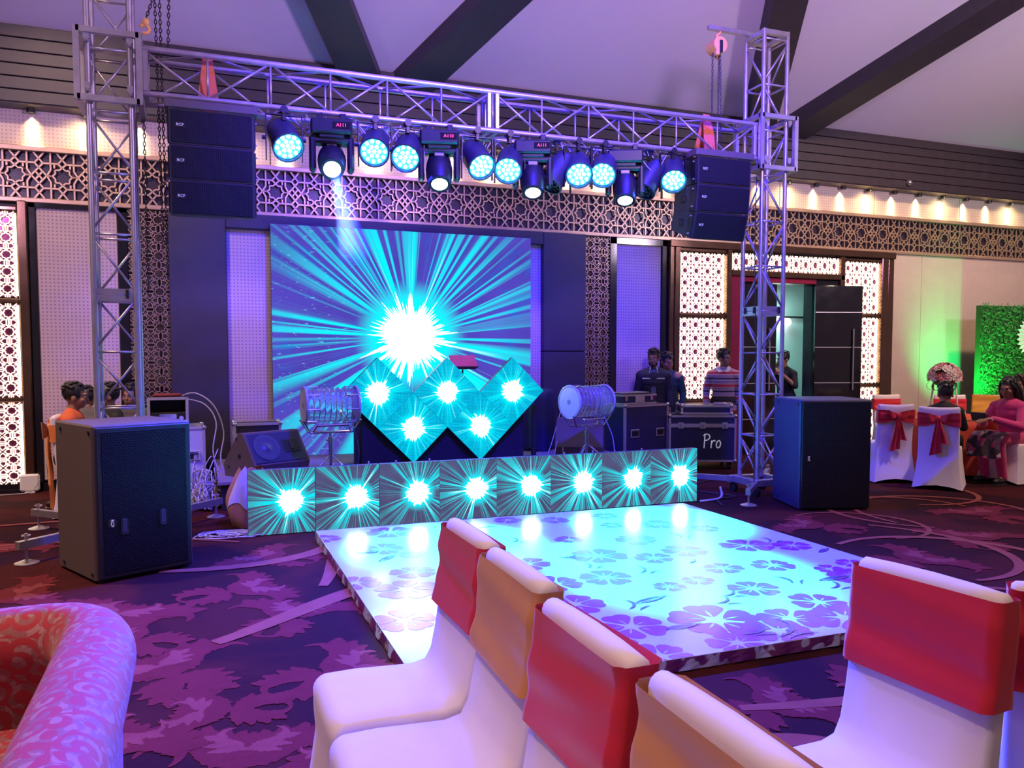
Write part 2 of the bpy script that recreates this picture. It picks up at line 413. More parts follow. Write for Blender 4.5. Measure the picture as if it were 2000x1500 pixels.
# strapwork unit of the band: eight-pointed stars between crossed laths
def strap_unit(P, H, w, d):
    m = M()
    def L(a, b, ww=w): m.bar((a[0]*P, 0, a[1]*H), (b[0]*P, 0, b[1]*H), d, ww, (0, 1, 0)) if False else m.bar((a[0]*P, 0, a[1]*H), (b[0]*P, 0, b[1]*H), ww, d, (0, 1, 0))
    st = [(math.cos(math.pi*i/8)*(.215 if i % 2 == 0 else .165), math.sin(math.pi*i/8)*(.215 if i % 2 == 0 else .165)*P/H) for i in range(16)]
    for i in range(16): L(st[i], st[(i+1) % 16], w*.9)
    for sx in (-1, 1):
        for sy in (-1, 1):
            g = lambda x, y: (x*sx, y*sy)
            for a, b in (((.25, .5), (.25, .13)), ((.25, .13), (.335, 0)), ((.335, 0), (.5, .17)), ((.335, 0), (.25, .0)), ((.5, .17), (.41, .265)), ((.41, .265), (.5, .36)),
                         ((.5, .36), (.38, .5)), ((.41, .265), (.09, .265)), ((.09, .265), (0, .36)), ((0, .36), (.12, .5)), ((.09, .265), (.0, .19)), ((.17, .24), (.17, .17)), ((.21, 0), (.25, 0)), ((.42, .09), (.5, 0))):
                L(g(*a), g(*b))
    return m
su = strap_unit(.47, .53, .018, .022).mesh('lattice_unit', [gold])
for i in range(36): put('lattice_unit', su, wall, (-2.36+i*.47, 10.615, 3.603))
# downlights under the fascia, each with its own lamp
can = M().lathe([(.035, 0), (.045, 0), (.045, .05), (.035, .05)], 16).mesh('downlight', [black_pl])
len_ = M().lathe([(.03, 0), (.03, .006)], 16).mesh('lens', [glow_warm])
nth = ('rightmost', 'second', 'third', 'fourth', 'fifth', 'sixth', 'seventh', 'eighth', 'ninth', 'tenth')
for k in range(-19, 10):
    x = 8.78+.552*k
    lab = ('small black downlight under the dark fascia, nearest the left edge of the frame', 'small black downlight under the dark fascia, just left of the left truss tower', 'small black downlight under the dark fascia, just right of the left truss tower')[k+19] if k < -16 else \
        (('%s small black downlight lighting the right strip' % nth[0] if k == 9 else '%s small black downlight from the right end of the lit strip' % nth[9-k]) if k >= 0 else 'small black downlight under the dark fascia behind the stage lights and the beam')
    t = tag(put('downlight', can, None, (x, 10.560, 4.28)), lab, 'downlight', 'downlights along the fascia')
    put('lens', len_, t, (0, 0, .001))
    lamp('SPOT', 'downlight_beam', (x, 10.608, 4.30), (1, .74, .40), 170, (x, 10.635, 3.9), .008, 40, 1)
    lamp('SPOT', 'downlight_halo', (x, 10.560, 4.275), (1, .74, .40), 9, (x, 10.64, 4.10), .015, 84, 1)
    if k % 3 == 0: lamp('SPOT', 'downlight_spill', (x, 10.42, 4.30), (1, .74, .38), 16, (x, 10.62, 3.7), .03, 150, 1)
# panels of the lower wall
fp = lambda x0, x1, z0, z1: seg('fabric_panel', x0, x1, z0, z1, fabric, YW-.03, bev=.008)
fp(-1.70, -.87, .12, 3.25); fp(.33, 4.54, .12, 3.2); fp(5.74, 6.5, .12, 3.2)
for x0, x1 in ((-1.78, -1.70), (-.87, -.757), (5.62, 5.74), (6.5, 6.6)): seg('dark_frame', x0, x1, 0, 3.30, gloss_black, YW-.06, bev=.008)
seg('dark_frame', -1.78, -.757, 3.24, 3.30, gloss_black, YW-.06); seg('dark_frame', 5.62, 6.6, 3.2, 3.30, gloss_black, YW-.06)
seg('column_panel', -.319, .33, 0, 3.30, col_dark, YW-.12, bev=.008); seg('column_panel', 4.54, 5.2, 0, 1.62, col_dark, YW-.12, bev=.008)
seg('column_panel', 4.54, 5.2, 1.63, 3.30, col_dark, YW-.12, bev=.008); seg('header_panel', .33, 4.54, 3.12, 3.30, col_dark, YW-.12, bev=.008)
for x0, x1 in ((-1.88, -1.78), (6.6, 6.68), (6.69, 6.79), (7.63, 7.72)): seg('bronze_post', x0, x1, 0, 3.30, bronze, YW-.12, bev=.012)
seg('bronze_post', 10.74, 10.88, 0, 3.30, bronze, YW-.12, bev=.012); seg('bronze_post', 10.90, 11.03, 0, 3.30, bronze, YW-.09, bev=.012)
seg('bronze_lintel', 6.6, 11.03, 3.19, 3.30, bronze, YW-.13, bev=.012)
cp = mat('cream_panel_fabric', (.58, .47, .40), .85, 0, .08, 6)
crm = dotted('cream_wall_fabric', (.58, .47, .40), (.50, .39, .33), .03)
for x0, x1 in ((11.03, 11.71), (11.715, 12.67), (12.675, 14.18), (14.185, 15.7), (15.705, 17.2), (17.205, 18.7)): seg('cream_panel', x0, x1, .1, 3.29, crm, YW-.03, bev=.006)
seg('baseboard', -9, 8.6, 0, .1, gloss_black, YW-.06); seg('baseboard', 11.03, 20, 0, .1, gloss_black, YW-.06)
# fret screens
def fret_unit(P, w, d, thick=True):
    m = M()
    def L(a, b, ww=w): m.bar((a[0]*P, 0, a[1]*P), (b[0]*P, 0, b[1]*P), ww, d, (0, 1, 0))
    r0, r1 = .26, .215
    st = [(math.cos(math.pi*i/8)*(r0 if i % 2 == 0 else r1), math.sin(math.pi*i/8)*(r0 if i % 2 == 0 else r1)) for i in range(16)]
    for i in range(16): L(st[i], st[(i+1) % 16])
    for sx in (-1, 1):
        for sy in (-1, 1):
            for a, b in (((.26, 0), (.36, .11)), ((0, .26), (.11, .36)), ((.36, .11), (.36, .27)), ((.11, .36), (.27, .36)), ((.27, .36), (.36, .27)), ((.36, .27), (.5, .42)), ((.27, .36), (.42, .5)),
                         ((.36, .11), (.5, .11)), ((.11, .36), (.11, .5)), ((.28, .19), (.28, .28)), ((.19, .28), (.28, .28)), ((.26, 0), (.5, 0)), ((0, .26), (0, .5))):
                L((a[0]*sx, a[1]*sy), (b[0]*sx, b[1]*sy))
    return m
def fret_mesh(x0, x1, z0, z1, P, w, m_):
    nx, nz = max(1, round((x1-x0)/P)), max(1, round((z1-z0)/P)); px, pz = (x1-x0)/nx, (z1-z0)/nz
    u = fret_unit(1, w/P, .012)
    m = M()
    for i in range(nx):
        for j in range(nz):
            m.add([((p[0]+i+.5)*px, p[1], (p[2]+j+.5)*pz) for p in u.v], u.f)
    return m
def screen(x0, x1, z0, z1, lit=True, P=.2):
    back = mirror if not lit else mat('magenta_mirror_back', (.16, .03, .09), .12, .6, .2, 3)  # lit screens: dark mirror with its magenta reflection put into the colour
    b = seg('screen_back', x0, x1, z0, z1, back, YW-.02)
    f = obj('fret_screen', fret_mesh(x0, x1, z0, z1, P, .0105 if lit else .008, None), lit_fret if lit else gold, wall, False, (x0, YW-.045, z0)); tag(f, kind='stuff')
    if lit:  # LED strips along the edges of the screen
        for xx in (x0+.012, x1-.012): seg('edge_light', xx-.012, xx+.012, z0+.02, z1-.02, strip_glow, YW-.035, YW-.02)
strip_glow = mat('edge_led_strip', (1, .9, .75), .5, 0, 0, 9, 0, (1, .87, .66), 5)
for z0, z1 in ((.1, 1.03), (1.09, 2.15), (2.22, 3.18)):
    screen(-2.72, -1.9, z0, z1); seg('bronze_rail', -2.75, -1.88, z1+.005, z1+.055, bronze, YW-.09, bev=.01)
seg('bronze_post', -2.85, -2.73, 0, 3.30, bronze, YW-.12, bev=.012)
for z0, z1 in ((.1, .82), (.90, 2.14), (2.22, 3.13)):
    screen(6.81, 7.62, z0, z1); seg('bronze_rail', 6.79, 7.63, z1+.01, z1+.065, bronze, YW-.09, bev=.01)
for z0, z1 in ((.1, 1.03), (1.10, 2.20), (2.27, 3.12)):
    screen(9.97, 10.73, z0, z1); seg('bronze_rail', 9.95, 10.74, z1+.01, z1+.055, bronze, YW-.09, bev=.01)
screen(7.74, 9.87, 2.90, 3.16)
seg('bronze_rail', 7.72, 9.95, 2.80, 2.89, bronze, YW-.11, bev=.01); seg('bronze_post', 9.87, 9.96, 0, 3.19, bronze, YW-.11, bev=.01)
red_lit = mat('red_lit_lacquer', (.30, .02, .06), .15, .2, .2, 3)  # door surround with the red light on it put into the colour
seg('red_lit_jamb', 7.72, 7.90, 0, 2.80, red_lit, YW-.09, bev=.01); seg('dark_jamb', 9.40, 9.87, 0, 2.80, gloss_black, YW-.05, bev=.01); seg('red_lit_head', 7.90, 9.40, 2.72, 2.80, red_lit, YW-.07, bev=.01)
for x0, x1 in ((-.757, -.319), (5.2, 5.62)):
    screen(x0, x1, .1, 3.28, False, .21)
# ---------------------------------------------------------------- doors and the passage behind them
def door(n, w, loc, rz, sgn):
    d = obj('door_%d' % n, M().box((sgn*w/2, 0, 1.355), (w, .05, 2.69), .006), gloss_black, None, False, loc, (0, 0, rz)); tag(d, kind='structure')
    for zz in (.55, 1.12, 1.70, 2.27): obj('inlay_strip', M().box((sgn*w/2, 0, zz), (w-.01, .054, .012)), alu, d)
    hx = sgn*(w-.16)
    for s in (-1, 1):
        obj('handle', M().tube((hx, s*.06, 1.0), (hx, s*.06, 2.0), .014, 10).tube((hx, s*.02, 1.12), (hx, s*.06, 1.12), .009).tube((hx, s*.02, 1.88), (hx, s*.06, 1.88), .009), chrome, d, 40)
door(1, .75, (7.91, 10.66, 0), 0, 1); door(2, .80, (9.38, 10.59, 0), R(-16), 1)
pw = mat('passage_paint', (.62, .72, .70), .8, 0, .05, 3)
o = obj('wall_passage', M().box((9.6, 12.9, 1.5), (5.5, .1, 3.0)).box((12.3, 11.9, 1.5), (.1, 2.0, 3.0)).box((6.9, 11.9, 1.5), (.1, 2.0, 3.0)).box((9.6, 11.9, 3.02), (5.5, 2.2, .06)), pw); tag(o, kind='structure')
lamp('AREA', 'passage_light', (9.5, 12.0, 2.9), (.45, 1, .9), 60, (9.5, 12.1, 0), .8)
t = thing('wall_lamp', 'pair of lit round bulbs on a dark rail in the passage', 'lamp', (10.39, 12.78, 2.21))
obj('rail', M().tube((.1, 0, .10), (.85, 0, .10), .02, 8), black_pl, t)
for dx in (0, .19): obj('bulb', M().ell((dx, -.09, 0), (.075, .075, .075)), mat('bulb_glow', (1, 1, 1), .5, 0, 0, 9, 0, (.9, 1, 1), 12), t, True)
# ---------------------------------------------------------------- pitched ceiling with dark V beams
S = .5; ce_z = lambda y: 5.18+(10.4-y)*S
cm_ = mat('ceiling_plaster', (.56, .50, .53), .9, 0, .06, .6)
o = obj('ceiling', M().add([(-9, 10.75, ce_z(10.75)), (20, 10.75, ce_z(10.75)), (20, 1.5, ce_z(1.5)), (-9, 1.5, ce_z(1.5)), (-9, 10.75, ce_z(10.75)+.2), (20, 10.75, ce_z(10.75)+.2), (20, 1.5, ce_z(1.5)+.2), (-9, 1.5, ce_z(1.5)+.2)],
        [(0, 1, 2, 3), (4, 7, 6, 5), (0, 4, 5, 1), (1, 5, 6, 2), (2, 6, 7, 3), (3, 7, 4, 0)]), cm_); tag(o, kind='structure'); ceil = o
def beam(x0, y0, x1, y1, w):
    nrm = V((0, S, 1)).normalized(); off = -nrm*.12
    p, q = V((x0, y0, ce_z(y0)))+off, V((x1, y1, ce_z(y1)))+off
    obj('ceiling_beam', M().bar(p, q, w, .24, nrm), dark_wood, ceil)
for xb in (-3.7, 2.3, 8.35, 14.4):
    beam(xb+.28, 10.5, xb+.28+2.75, 5.6, .46); beam(xb-.28, 10.5, xb-.28-2.75, 5.6, .46)
t = thing('dome_camera', 'tiny clear dome camera on the dark fascia boards at right', 'camera', (11.06, 10.345, 4.43)); obj('dome', M().ell((0, -.02, 0), (.045, .04, .045)), chrome, t, True); obj('base', M().box((0, 0, 0), (.11, .012, .11), .004), black_pl, t)
# ---------------------------------------------------------------- LED wall, tiles, stage
starW = starburst('led_wall_picture', (.085, .06, .50), (.0, .98, 1.1), .45, 2.3, True, .03)
led_edge = mat('led_cabinet_edge', (.10, .10, .13), .5, .2)
t = thing('led_video_wall', 'large LED video wall showing a white and cyan starburst', 'screen', (2.60, 10.42, 1.80))
obj('cabinet', M().box((-.03, .05, -.06), (3.456, .08, 2.88)), led_edge, t)
obj('screen', M().box((-.03, 0, -.06), (3.45, .012, 2.874)), starW, t)
stm = mat('stage_carpet', (.22, .17, .26), .9, 0, .2, 20)
o = thing('stage_platform', 'low stage deck under the video wall, black skirt', 'stage', (2.6, 9.5, 0))
obj('deck', M().box((0, 0, .28), (4.9, 1.9, .04), .006), stm, o)
obj('skirt', M().box((0, 0, .13), (4.84, 1.84, .26)), black_lam, o)
TS = .573
def tile_parts(ms):
    return (M().box((0, .035, 0), (TS-.004, .06, TS-.004), .004).mesh('cabinet', [led_edge]), M().box((0, 0, 0), (TS-.006, .012, TS-.006)).mesh('screen', [ms]))
starF = starburst('led_tile_picture', (.085, .078, .18), (.0, .88, 1.0), .104, .38, False, .024, 3., .075)
starD = starburst('led_diamond_picture', (.0, .30, .62), (.0, .90, 1.0), .124, .38, False, .024, 11., 0., .25)
fa, fs = tile_parts(starF); da, ds_ = tile_parts(starD)
od = ['leftmost', 'second', 'third', 'fourth', 'fifth', 'sixth', 'seventh', 'rightmost']
ang = math.atan2(.066, 4.582)
for i in range(8):
    u = (i+.5)*TS
    t = thing('led_tile', ['leftmost square LED tile of the row standing on the carpet', 'second LED tile from the left in the floor row', 'third LED tile from the left in the floor row', 'fourth LED tile from the left in the floor row',
                           'fifth LED tile from the left in the floor row', 'third LED tile from the right end of the floor row', 'LED tile next to the right end of the floor row', 'rightmost LED tile of the row standing on the carpet'][i], 'screen',
              (.361+u*math.cos(ang), 7.25+u*math.sin(ang), TS/2+.005), (0, 0, ang), 'LED tiles in the floor row')
    put('cabinet', fa, t); put('screen', fs, t)
    if i in (1, 2, 6, 5): obj('fastener', M().tube((.2, .04, TS/2), (.2, .04, TS/2+.022), .008).tube((-.12, .04, TS/2), (-.12, .04, TS/2+.018), .008), alu, t)
dn = {0: 'left diamond LED tile in the upper row of the booth', 1: 'middle diamond LED tile in the upper row of the booth', 2: 'right diamond LED tile in the upper row of the booth', 3: 'left diamond LED tile in the lower row of the booth', 4: 'right diamond LED tile in the lower row of the booth'}
for i, (x, z_) in enumerate(((1.862, 1.14), (2.670, 1.14), (3.478, 1.14), (2.266, .736), (3.074, .736))):
    t = thing('diamond_led_tile', dn[i], 'screen', (x, 9.0, z_), (0, R(45), 0), 'diamond LED tiles on the booth front')
    put('cabinet', da, t); put('screen', ds_, t)
t = thing('booth', 'black cloth covered booth frame behind the diamond LED tiles', 'booth', (2.67, 9.34, .3))
cl = M()
pf = [(-.98, -.26), (.98, -.26), (.98, .26), (-.98, .26)]
def cloth_side(m, x0, y0, x1, y1, zt, n, amp):
    dx, dy = x1-x0, y1-y0; L = math.hypot(dx, dy)
    m.grid(lambda u, v: (x0+dx*u+dy/L*amp*math.sin(u*n)*(1-v), y0+dy*u-dx/L*amp*math.sin(u*n)*(1-v), zt*v), int(n*2.2), 4)
for i in range(4): cloth_side(cl, *pf[i], *pf[(i+1) % 4], .70, 38 if i % 2 == 0 else 12, .012)
obj('cloth', cl, mat('black_cloth', (.014, .012, .02), .85, 0, .2, 20), t, True)
obj('table_top', M().box((0, 0, .71), (1.98, .54, .02)), black_lam, t)
for sx in (-.9, .9):
    for sy in (-.2, .2): obj('leg', M().tube((sx, sy, 0), (sx, sy, .7), .015), steel, t)
for x in (1.64, 3.82):  # uprights that carry the tiles, at the ends of the booth
    t = thing('upright', ['black upright post at the left end of the booth', 'black upright post at the right end of the booth'][x > 3], 'post', (x, 9.16, .3))
    obj('post', M().box((0, 0, .33), (.05, .05, .66)), black_lam, t); obj('foot', M().box((0, 0, .01), (.22, .3, .02)), black_lam, t)
# laptop on its stand
t = thing('laptop_stand', 'thin pole stand behind the booth carrying a laptop', 'stand', (3.09, 9.74, .3))
obj('pole', M().tube((0, 0, 0), (0, 0, 1.09), .012), black_pl, t); obj('tray', M().box((0, 0, 1.10), (.30, .22, .014), .004), black_pl, t)
for a in (90, 210, 330): obj('leg', M().tube((0, 0, .06), (.22*math.cos(R(a)), .22*math.sin(R(a)), .005), .009), black_pl, t)
t = thing('laptop', 'laptop with a pink lid glowing on the stand above the diamonds', 'laptop', (3.09, 9.74, 1.408))
obj('keyboard_base', M().box((0, 0, .011), (.34, .23, .02), .005), black_pl, t)
obj('lid', M().box((0, 0, .1), (.34, .010, .2), .004), mat('pink_lid', (.85, .12, .22), .3, 0, .1, 9), t, False, (0, -.10, .02), (R(-46), 0, 0))

# ---------------------------------------------------------------- truss towers and beam
legM = {}
def truss_braces(par, faces, zs, W, r=.011, x=False, alt=0):
    h = W/2
    cs = [(-h, -h), (h, -h), (h, h), (-h, h)]
    for f in faces:
        a, b = cs[f], cs[(f+1) % 4]
        for i in range(len(zs)-1):
            p, q = (a, b) if (i+f+alt) % 2 else (b, a)
            obj('brace', M().tube((*p, zs[i]+.03), (*q, zs[i+1]-.03), r, 6), steel, par, True)
            obj('brace', M().tube((*a, zs[i+1]), (*b, zs[i+1]), r, 6), steel, par, True)
            if x and i == 0: obj('brace', M().tube((*q, zs[i]+.03), (*p, zs[i+1]-.03), r, 6), steel, par, True)
def tower(name, label, x, y, top, side):
    t = thing(name, label, 'truss tower', (x, y, 0)); W = .31; h = W/2
    zs = [.20+.464*i for i in range(5)]; zs += [2.056+.49*i for i in range(1, int((top-2.056)/.49)+1)]
    for sx in (-1, 1):
        for sy in (-1, 1): obj('leg', M().tube((sx*h, sy*h, .16), (sx*h, sy*h, top), .024, 12), steel, t, 40)
    truss_braces(t, range(4), zs, W, x=True)
    for z0 in (2.03, 2.085):
        m = M()
        for a, b in (((-h, -h), (h, -h)), ((h, -h), (h, h)), ((h, h), (-h, h)), ((-h, h), (-h, -h))): m.bar((*a, z0), (*b, z0), .02, .045)
        j = obj('joint_plate', m, steel, t)
        if z0 < 2.05:
            for bx, by in ((-h-.02, -.08), (-h-.02, .08), (.09, -h-.02)): obj('bolt', M().tube((bx, by, z0), (bx, by, z0+.07), .012), black_pl, j)
    m = M()
    for z0 in (top-.03,):
        for a, b in (((-h, -h), (h, -h)), ((h, -h), (h, h)), ((h, h), (-h, h)), ((-h, h), (-h, -h))): m.bar((*a, z0), (*b, z0), .05, .05)
    obj('top_frame', m, steel, t)
    # base frame, outriggers with screw jacks
    b = M()
    for s in (-1, 1): b.box((0, s*.2, .15), (.56, .06, .08), .006).box((s*.2, 0, .15), (.06, .34, .08), .006)
    bp = obj('base_frame', b, steel, t)
    for sx in (-1, 1):
        for sy in (-1, 1):
            obj('caster', M().tube((sx*.2-.02, sy*.2, .055), (sx*.2+.02, sy*.2, .055), .055, 14).box((sx*.2, sy*.2, .10), (.06, .05, .03)), black_pl, bp, 40)
            L = .80 if (side < 0 and sy > 0) else .62 if sy > 0 else .66 if sx < 0 else .40
            e = L*1.0
            a = obj('outrigger', M().bar((sx*.2, sy*.2, .15), (sx*e, sy*e, .15), .05, .06), steel, t)
            k = e-.05
            obj('screw_jack', M().tube((sx*k, sy*k, .02), (sx*k, sy*k, .23), .012, 8).lathe([(.085, 0), (.085, .008), (.02, .03), (.014, .03)], 20, (sx*k, sy*k, .002)).tube((sx*k-.03, sy*k, .215), (sx*k+.03, sy*k, .215), .008), steel, a, 40)
    return t
tl = tower('truss_tower', 'left truss tower rising behind the left subwoofer', -.63, 7.52, 5.9, -1)
tr = tower('truss_tower', 'right truss tower beside the right subwoofer, hoist on top', 5.92, 7.52, 5.09, 1)
def sleeve(x, z0, z1, lab):
    t = thing('sleeve_block', lab, 'sleeve block', (x, 7.52, z0)); h = .225; H = z1-z0; m = M(); c = [(-h, -h), (h, -h), (h, h), (-h, h)]
    for i in range(4):
        a, b = c[i], c[(i+1) % 4]
        for zz in (.022, H-.022): m.bar((*a, zz), (*b, zz), .045, .045)
        m.box((a[0], a[1], H/2), (.045, .045, H))
    obj('frame', m, steel, t)
    for zz in (.09, H-.09):
        for sx in (-1, 1):
            for sy in (-1, 1): obj('guide_wheel', M().tube((sx*.155-.014, sy*.200, zz), (sx*.155+.014, sy*.200, zz), .022, 12).box((sx*.155, sy*.212, zz+.03), (.045, .02, .05)), steel, t, 40)
    return t
sleeve(-.63, 3.58, 4.15, 'steel sleeve block riding the left truss tower')
sleeve(5.92, 3.58, 4.17, 'steel sleeve block riding the right truss tower')
x0, x1 = -.395, 5.685
t = thing('truss_beam', 'long horizontal truss beam between the two towers', 'truss', (x0, 7.52, 3.70)); L = x1-x0; hz = .36
for sy in (-.155, .155):
    for zz in (0, hz): obj('chord', M().tube((0, sy, zz), (L, sy, zz), .025, 10), steel, t, 40)
NP = 12; dx = L/NP
for i in range(NP):
    for sy in (-.155, .155):
        up = (i + (sy > 0)) % 2
        obj('brace', M().tube((i*dx+.03, sy, .02 if up else hz-.02), ((i+1)*dx-.03, sy, hz-.02 if up else .02), .011, 6), steel, t, True)
        if i: obj('brace', M().tube((i*dx, sy, 0), (i*dx, sy, hz), .010, 6), steel, t, True)
    for zz in (0, hz):
        obj('brace', M().tube((i*dx, -.155 if i % 2 else .155, zz), ((i+1)*dx, .155 if i % 2 else -.155, zz), .010, 6), steel, t, True)
for xx in (.03, L*.5-.04, L*.5+.04, L-.03):
    m = M()
    for sy in (-.155, .155): m.box((xx, sy, hz/2), (.04, .05, hz-.03), .005)
    for zz in (0, hz): m.box((xx, 0, zz), (.04, .31, .04))
    obj('joint_plate', m, steel, t)
# chain hoist and chains
orange_p = mat('orange_paint', (.85, .42, .12), .4, 0, .15, 20)
chain_m = mat('oiled_chain', (.06, .05, .055), .4, .6)
def chain(m, p, q, pitch=.034, r=.0042):
    p, q = V(p), V(q); n = max(2, int((q-p).length/pitch)); t = (q-p).normalized()
    u = t.cross(V((0, 1, .1))).normalized(); w = t.cross(u)
    for i in range(n):
        c = p+(q-p)*((i+.5)/n); a = u if i % 2 else w
        m.path([c+t*(pitch*.66*math.sin(k*math.pi/3))+a*(.0105*math.cos(k*math.pi/3)) for k in range(6)], r, 4, False, True)
def hoist(loc, lab):
    t = thing('chain_hoist', lab, 'hoist', loc)
    pts = [(.045*math.cos(a), 0, .17+.045*math.sin(a)) for a in [R(-90+i*32) for i in range(9)]]
    obj('hook', M().path(pts, [.014]*7+[.01, .006], 8).tube((0, 0, .07), (0, 0, .13), .016), orange_p, t, True)
    obj('body', M().tube((0, -.075, 0), (0, .075, 0), .085, 20), orange_p, t, 40)
    obj('side_plate', M().box((-.03, -.05, -.03), (.045, .06, .17), .01).box((.04, .04, -.02), (.05, .05, .19), .01), orange_p, t)
    obj('chain_guide', M().box((.005, -.078, -.02), (.035, .02, .13), .004), black_pl, t)
    c = M(); chain(c, (-.05, 0, -.08), (-.05, 0, -1.15)); chain(c, (.03, 0, -.08), (.04, .02, -1.0)); chain(c, (.02, -.04, -.08), (.05, -.03, -1.05))
    tag(obj('hand_chain', c, chain_m, t), kind='stuff'); return t
t = thing('hoist_bracket', 'steel bracket bar on top of the right tower holding the orange hoist', 'bracket', (5.5, 7.60, 5.09))
obj('bar', M().box((.02, 0, .02), (.62, .05, .05), .005), steel, t)
hoist((5.32, 7.60, 4.92), 'orange chain hoist hanging beside the top of the right tower')
t = thing('hoist_hook', 'orange lifting hook on the corner of the left sleeve block', 'hook', (-.36, 7.34, 4.17))
obj('hook', M().path([(.035*math.cos(R(a)), 0, .035+.035*math.sin(R(a))) for a in range(-120, 200, 40)], .015, 8).ell((.01, 0, .09), (.03, .03, .035)), orange_p, t, True)
c = M(); chain(c, (.01, 0, .12), (.12, .1, .50)); obj('lift_chain', c, chain_m, t)
t = thing('chain_run', 'dark hoist chains hanging beside the left truss tower', 'chain', (-.30, 7.66, 3.0))
for (xa, za, xb, zb) in ((.0, 2.2, .03, -.48), (.04, 2.2, .06, -.75), (-.10, .62, -.10, -.9), (.14, 2.2, .10, 1.1)):
    c = M(); chain(c, (xa, 0, za), (xb, 0, zb)); obj('chain', c, chain_m, t)
# ---------------------------------------------------------------- flown line arrays
grille = N('speaker_grille'); oc = grille.oco()
vo = grille.new('TexVoronoi'); vo.inputs['Scale'].default_value = 70; vo.inputs['Randomness'].default_value = .0; grille.link(oc, vo.inputs['Vector'])
hole = grille.sstep(vo.outputs['Distance'], .28, .46)
grille.setp(Specular_IOR_Level=.2, Base_Color=grille.mix(hole, (.003, .003, .005), (.016, .014, .022)), Roughness=.5); grille.bump(hole, .4, .004); grille = grille.m
hexg = N('hex_grille'); oc = hexg.oco(); p = hexg.xyz(oc)
def hexd(k, p, s):
    a = k.mth('MULTIPLY', p[0], s); b = k.mth('MULTIPLY', p[2], s*.577)
    f = lambda v: k.mth('ABSOLUTE', k.mth('SUBTRACT', k.mth('FRACT', v), .5))
    d1 = k.mth('ADD', k.mth('POWER', f(a), 2.), k.mth('MULTIPLY', k.mth('POWER', f(b), 2.), 3.))
    d2 = k.mth('ADD', k.mth('POWER', f(k.mth('ADD', a, .5)), 2.), k.mth('MULTIPLY', k.mth('POWER', f(k.mth('ADD', b, .5)), 2.), 3.))
    return k.mth('MINIMUM', d1, d2)
hd = hexg.sstep(hexd(hexg, p, 52), .12, .17)
hexg.setp(Specular_IOR_Level=.2, Base_Color=hexg.mix(hd, (.002, .002, .004), (.013, .011, .022)), Roughness=.5); hexg.bump(hd, .5, .006); hexg = hexg.m
box_paint = mat('textured_speaker_paint', (.12, .085, .080), .55, 0, .3, 60, .25)
orange_s = mat('orange_sling', (.70, .17, .06), .8, 0, .2, 40)
sub_front = mat('dark_speaker_front', (.016, .015, .030), .5, 0, .3, 60, .2)
array_paint = mat('dark_array_paint', (.030, .026, .036), .5, 0, .3, 60, .25)
def array_box(lab, loc, tilt, grp):
    t = thing('line_array_speaker', lab, 'speaker', loc, (R(tilt), 0, 0), grp); w, h, d = .66, .280, .42
    f = lambda x, y, q: (q, y, x)
    pr = [(0, 0), (-h, 0), (-h+.035, d), (-.035, d)]
    obj('cabinet', M().prism([(a, b) for a, b in pr], lambda a, b, q: (q, b, a), -w/2, w/2), array_paint, t)
    obj('grille', M().box((0, -.004, -h/2), (w-.035, .014, h-.022), .005), grille, t)
    for s in (-1, 1):
        p_ = obj('rigging_plate', M().box((s*(w/2+.006), .055, -h/2), (.012, .07, h-.03), .003), black_pl, t)
        obj('pin', M().tube((s*(w/2+.012), .05, -.05), (s*(w/2+.026), .05, -.05), .008).tube((s*(w/2+.012), .05, -h+.05), (s*(w/2+.026), .05, -h+.05), .008), alu, p_)
        obj('handle', M().box((s*(w/2+.002), .24, -h/2), (.012, .09, .07), .01), black_pl, t)
    lettering('logo', 'RCF', .032, logo_w, t, (-.245, -.0125, -h*.46), (R(90), 0, 0))
    obj('logo_badge', M().box((-.245, -.0115, -h*.46), (.075, .002, .038)), black_pl, t)
    return t
def array(x, zt, tilts, nm):
    g = 'line array hung at the %s end of the beam' % nm
    y, z0 = 7.2, zt
    for i, tl_ in enumerate(tilts):
        array_box('%s box of the line array hung at the %s end of the beam' % (('top', 'middle', 'bottom')[i], nm), (x, y, z0), tl_, g)
        a = R(tl_); y += .284*math.sin(a); z0 -= .284*math.cos(a)
    t = thing('flying_frame', 'dark flying frame on top of the %s line array' % nm, 'rigging frame', (x, 7.2, zt+.005))
    obj('frame', M().box((0, -.005, .035), (.72, .03, .065), .004).box((0, .47, .035), (.72, .03, .065), .004).box((-.345, .23, .035), (.03, .45, .065), .004).box((.345, .23, .035), (.03, .45, .065), .004).box((0, .23, .02), (.68, .05, .03)), box_paint, t)
    s = M()
    for sx in (-.07, .0, .07): s.bar((sx*.2, .32, .50), (sx, .20, .035), .05, .012, (0, 1, 0)).bar((sx*.2, .32, .50), (sx, .44, .035), .05, .012, (0, 1, 0))
    st = thing('lifting_sling', 'orange sling tying the %s line array to the beam' % nm, 'sling', (x-.02, 7.2, zt+.03)); obj('strap', s, orange_s, st)
    return t
array(.135, 3.56, (0, 1, 2), 'left'); array(5.16, 3.62, (0, 6, 16), 'right')
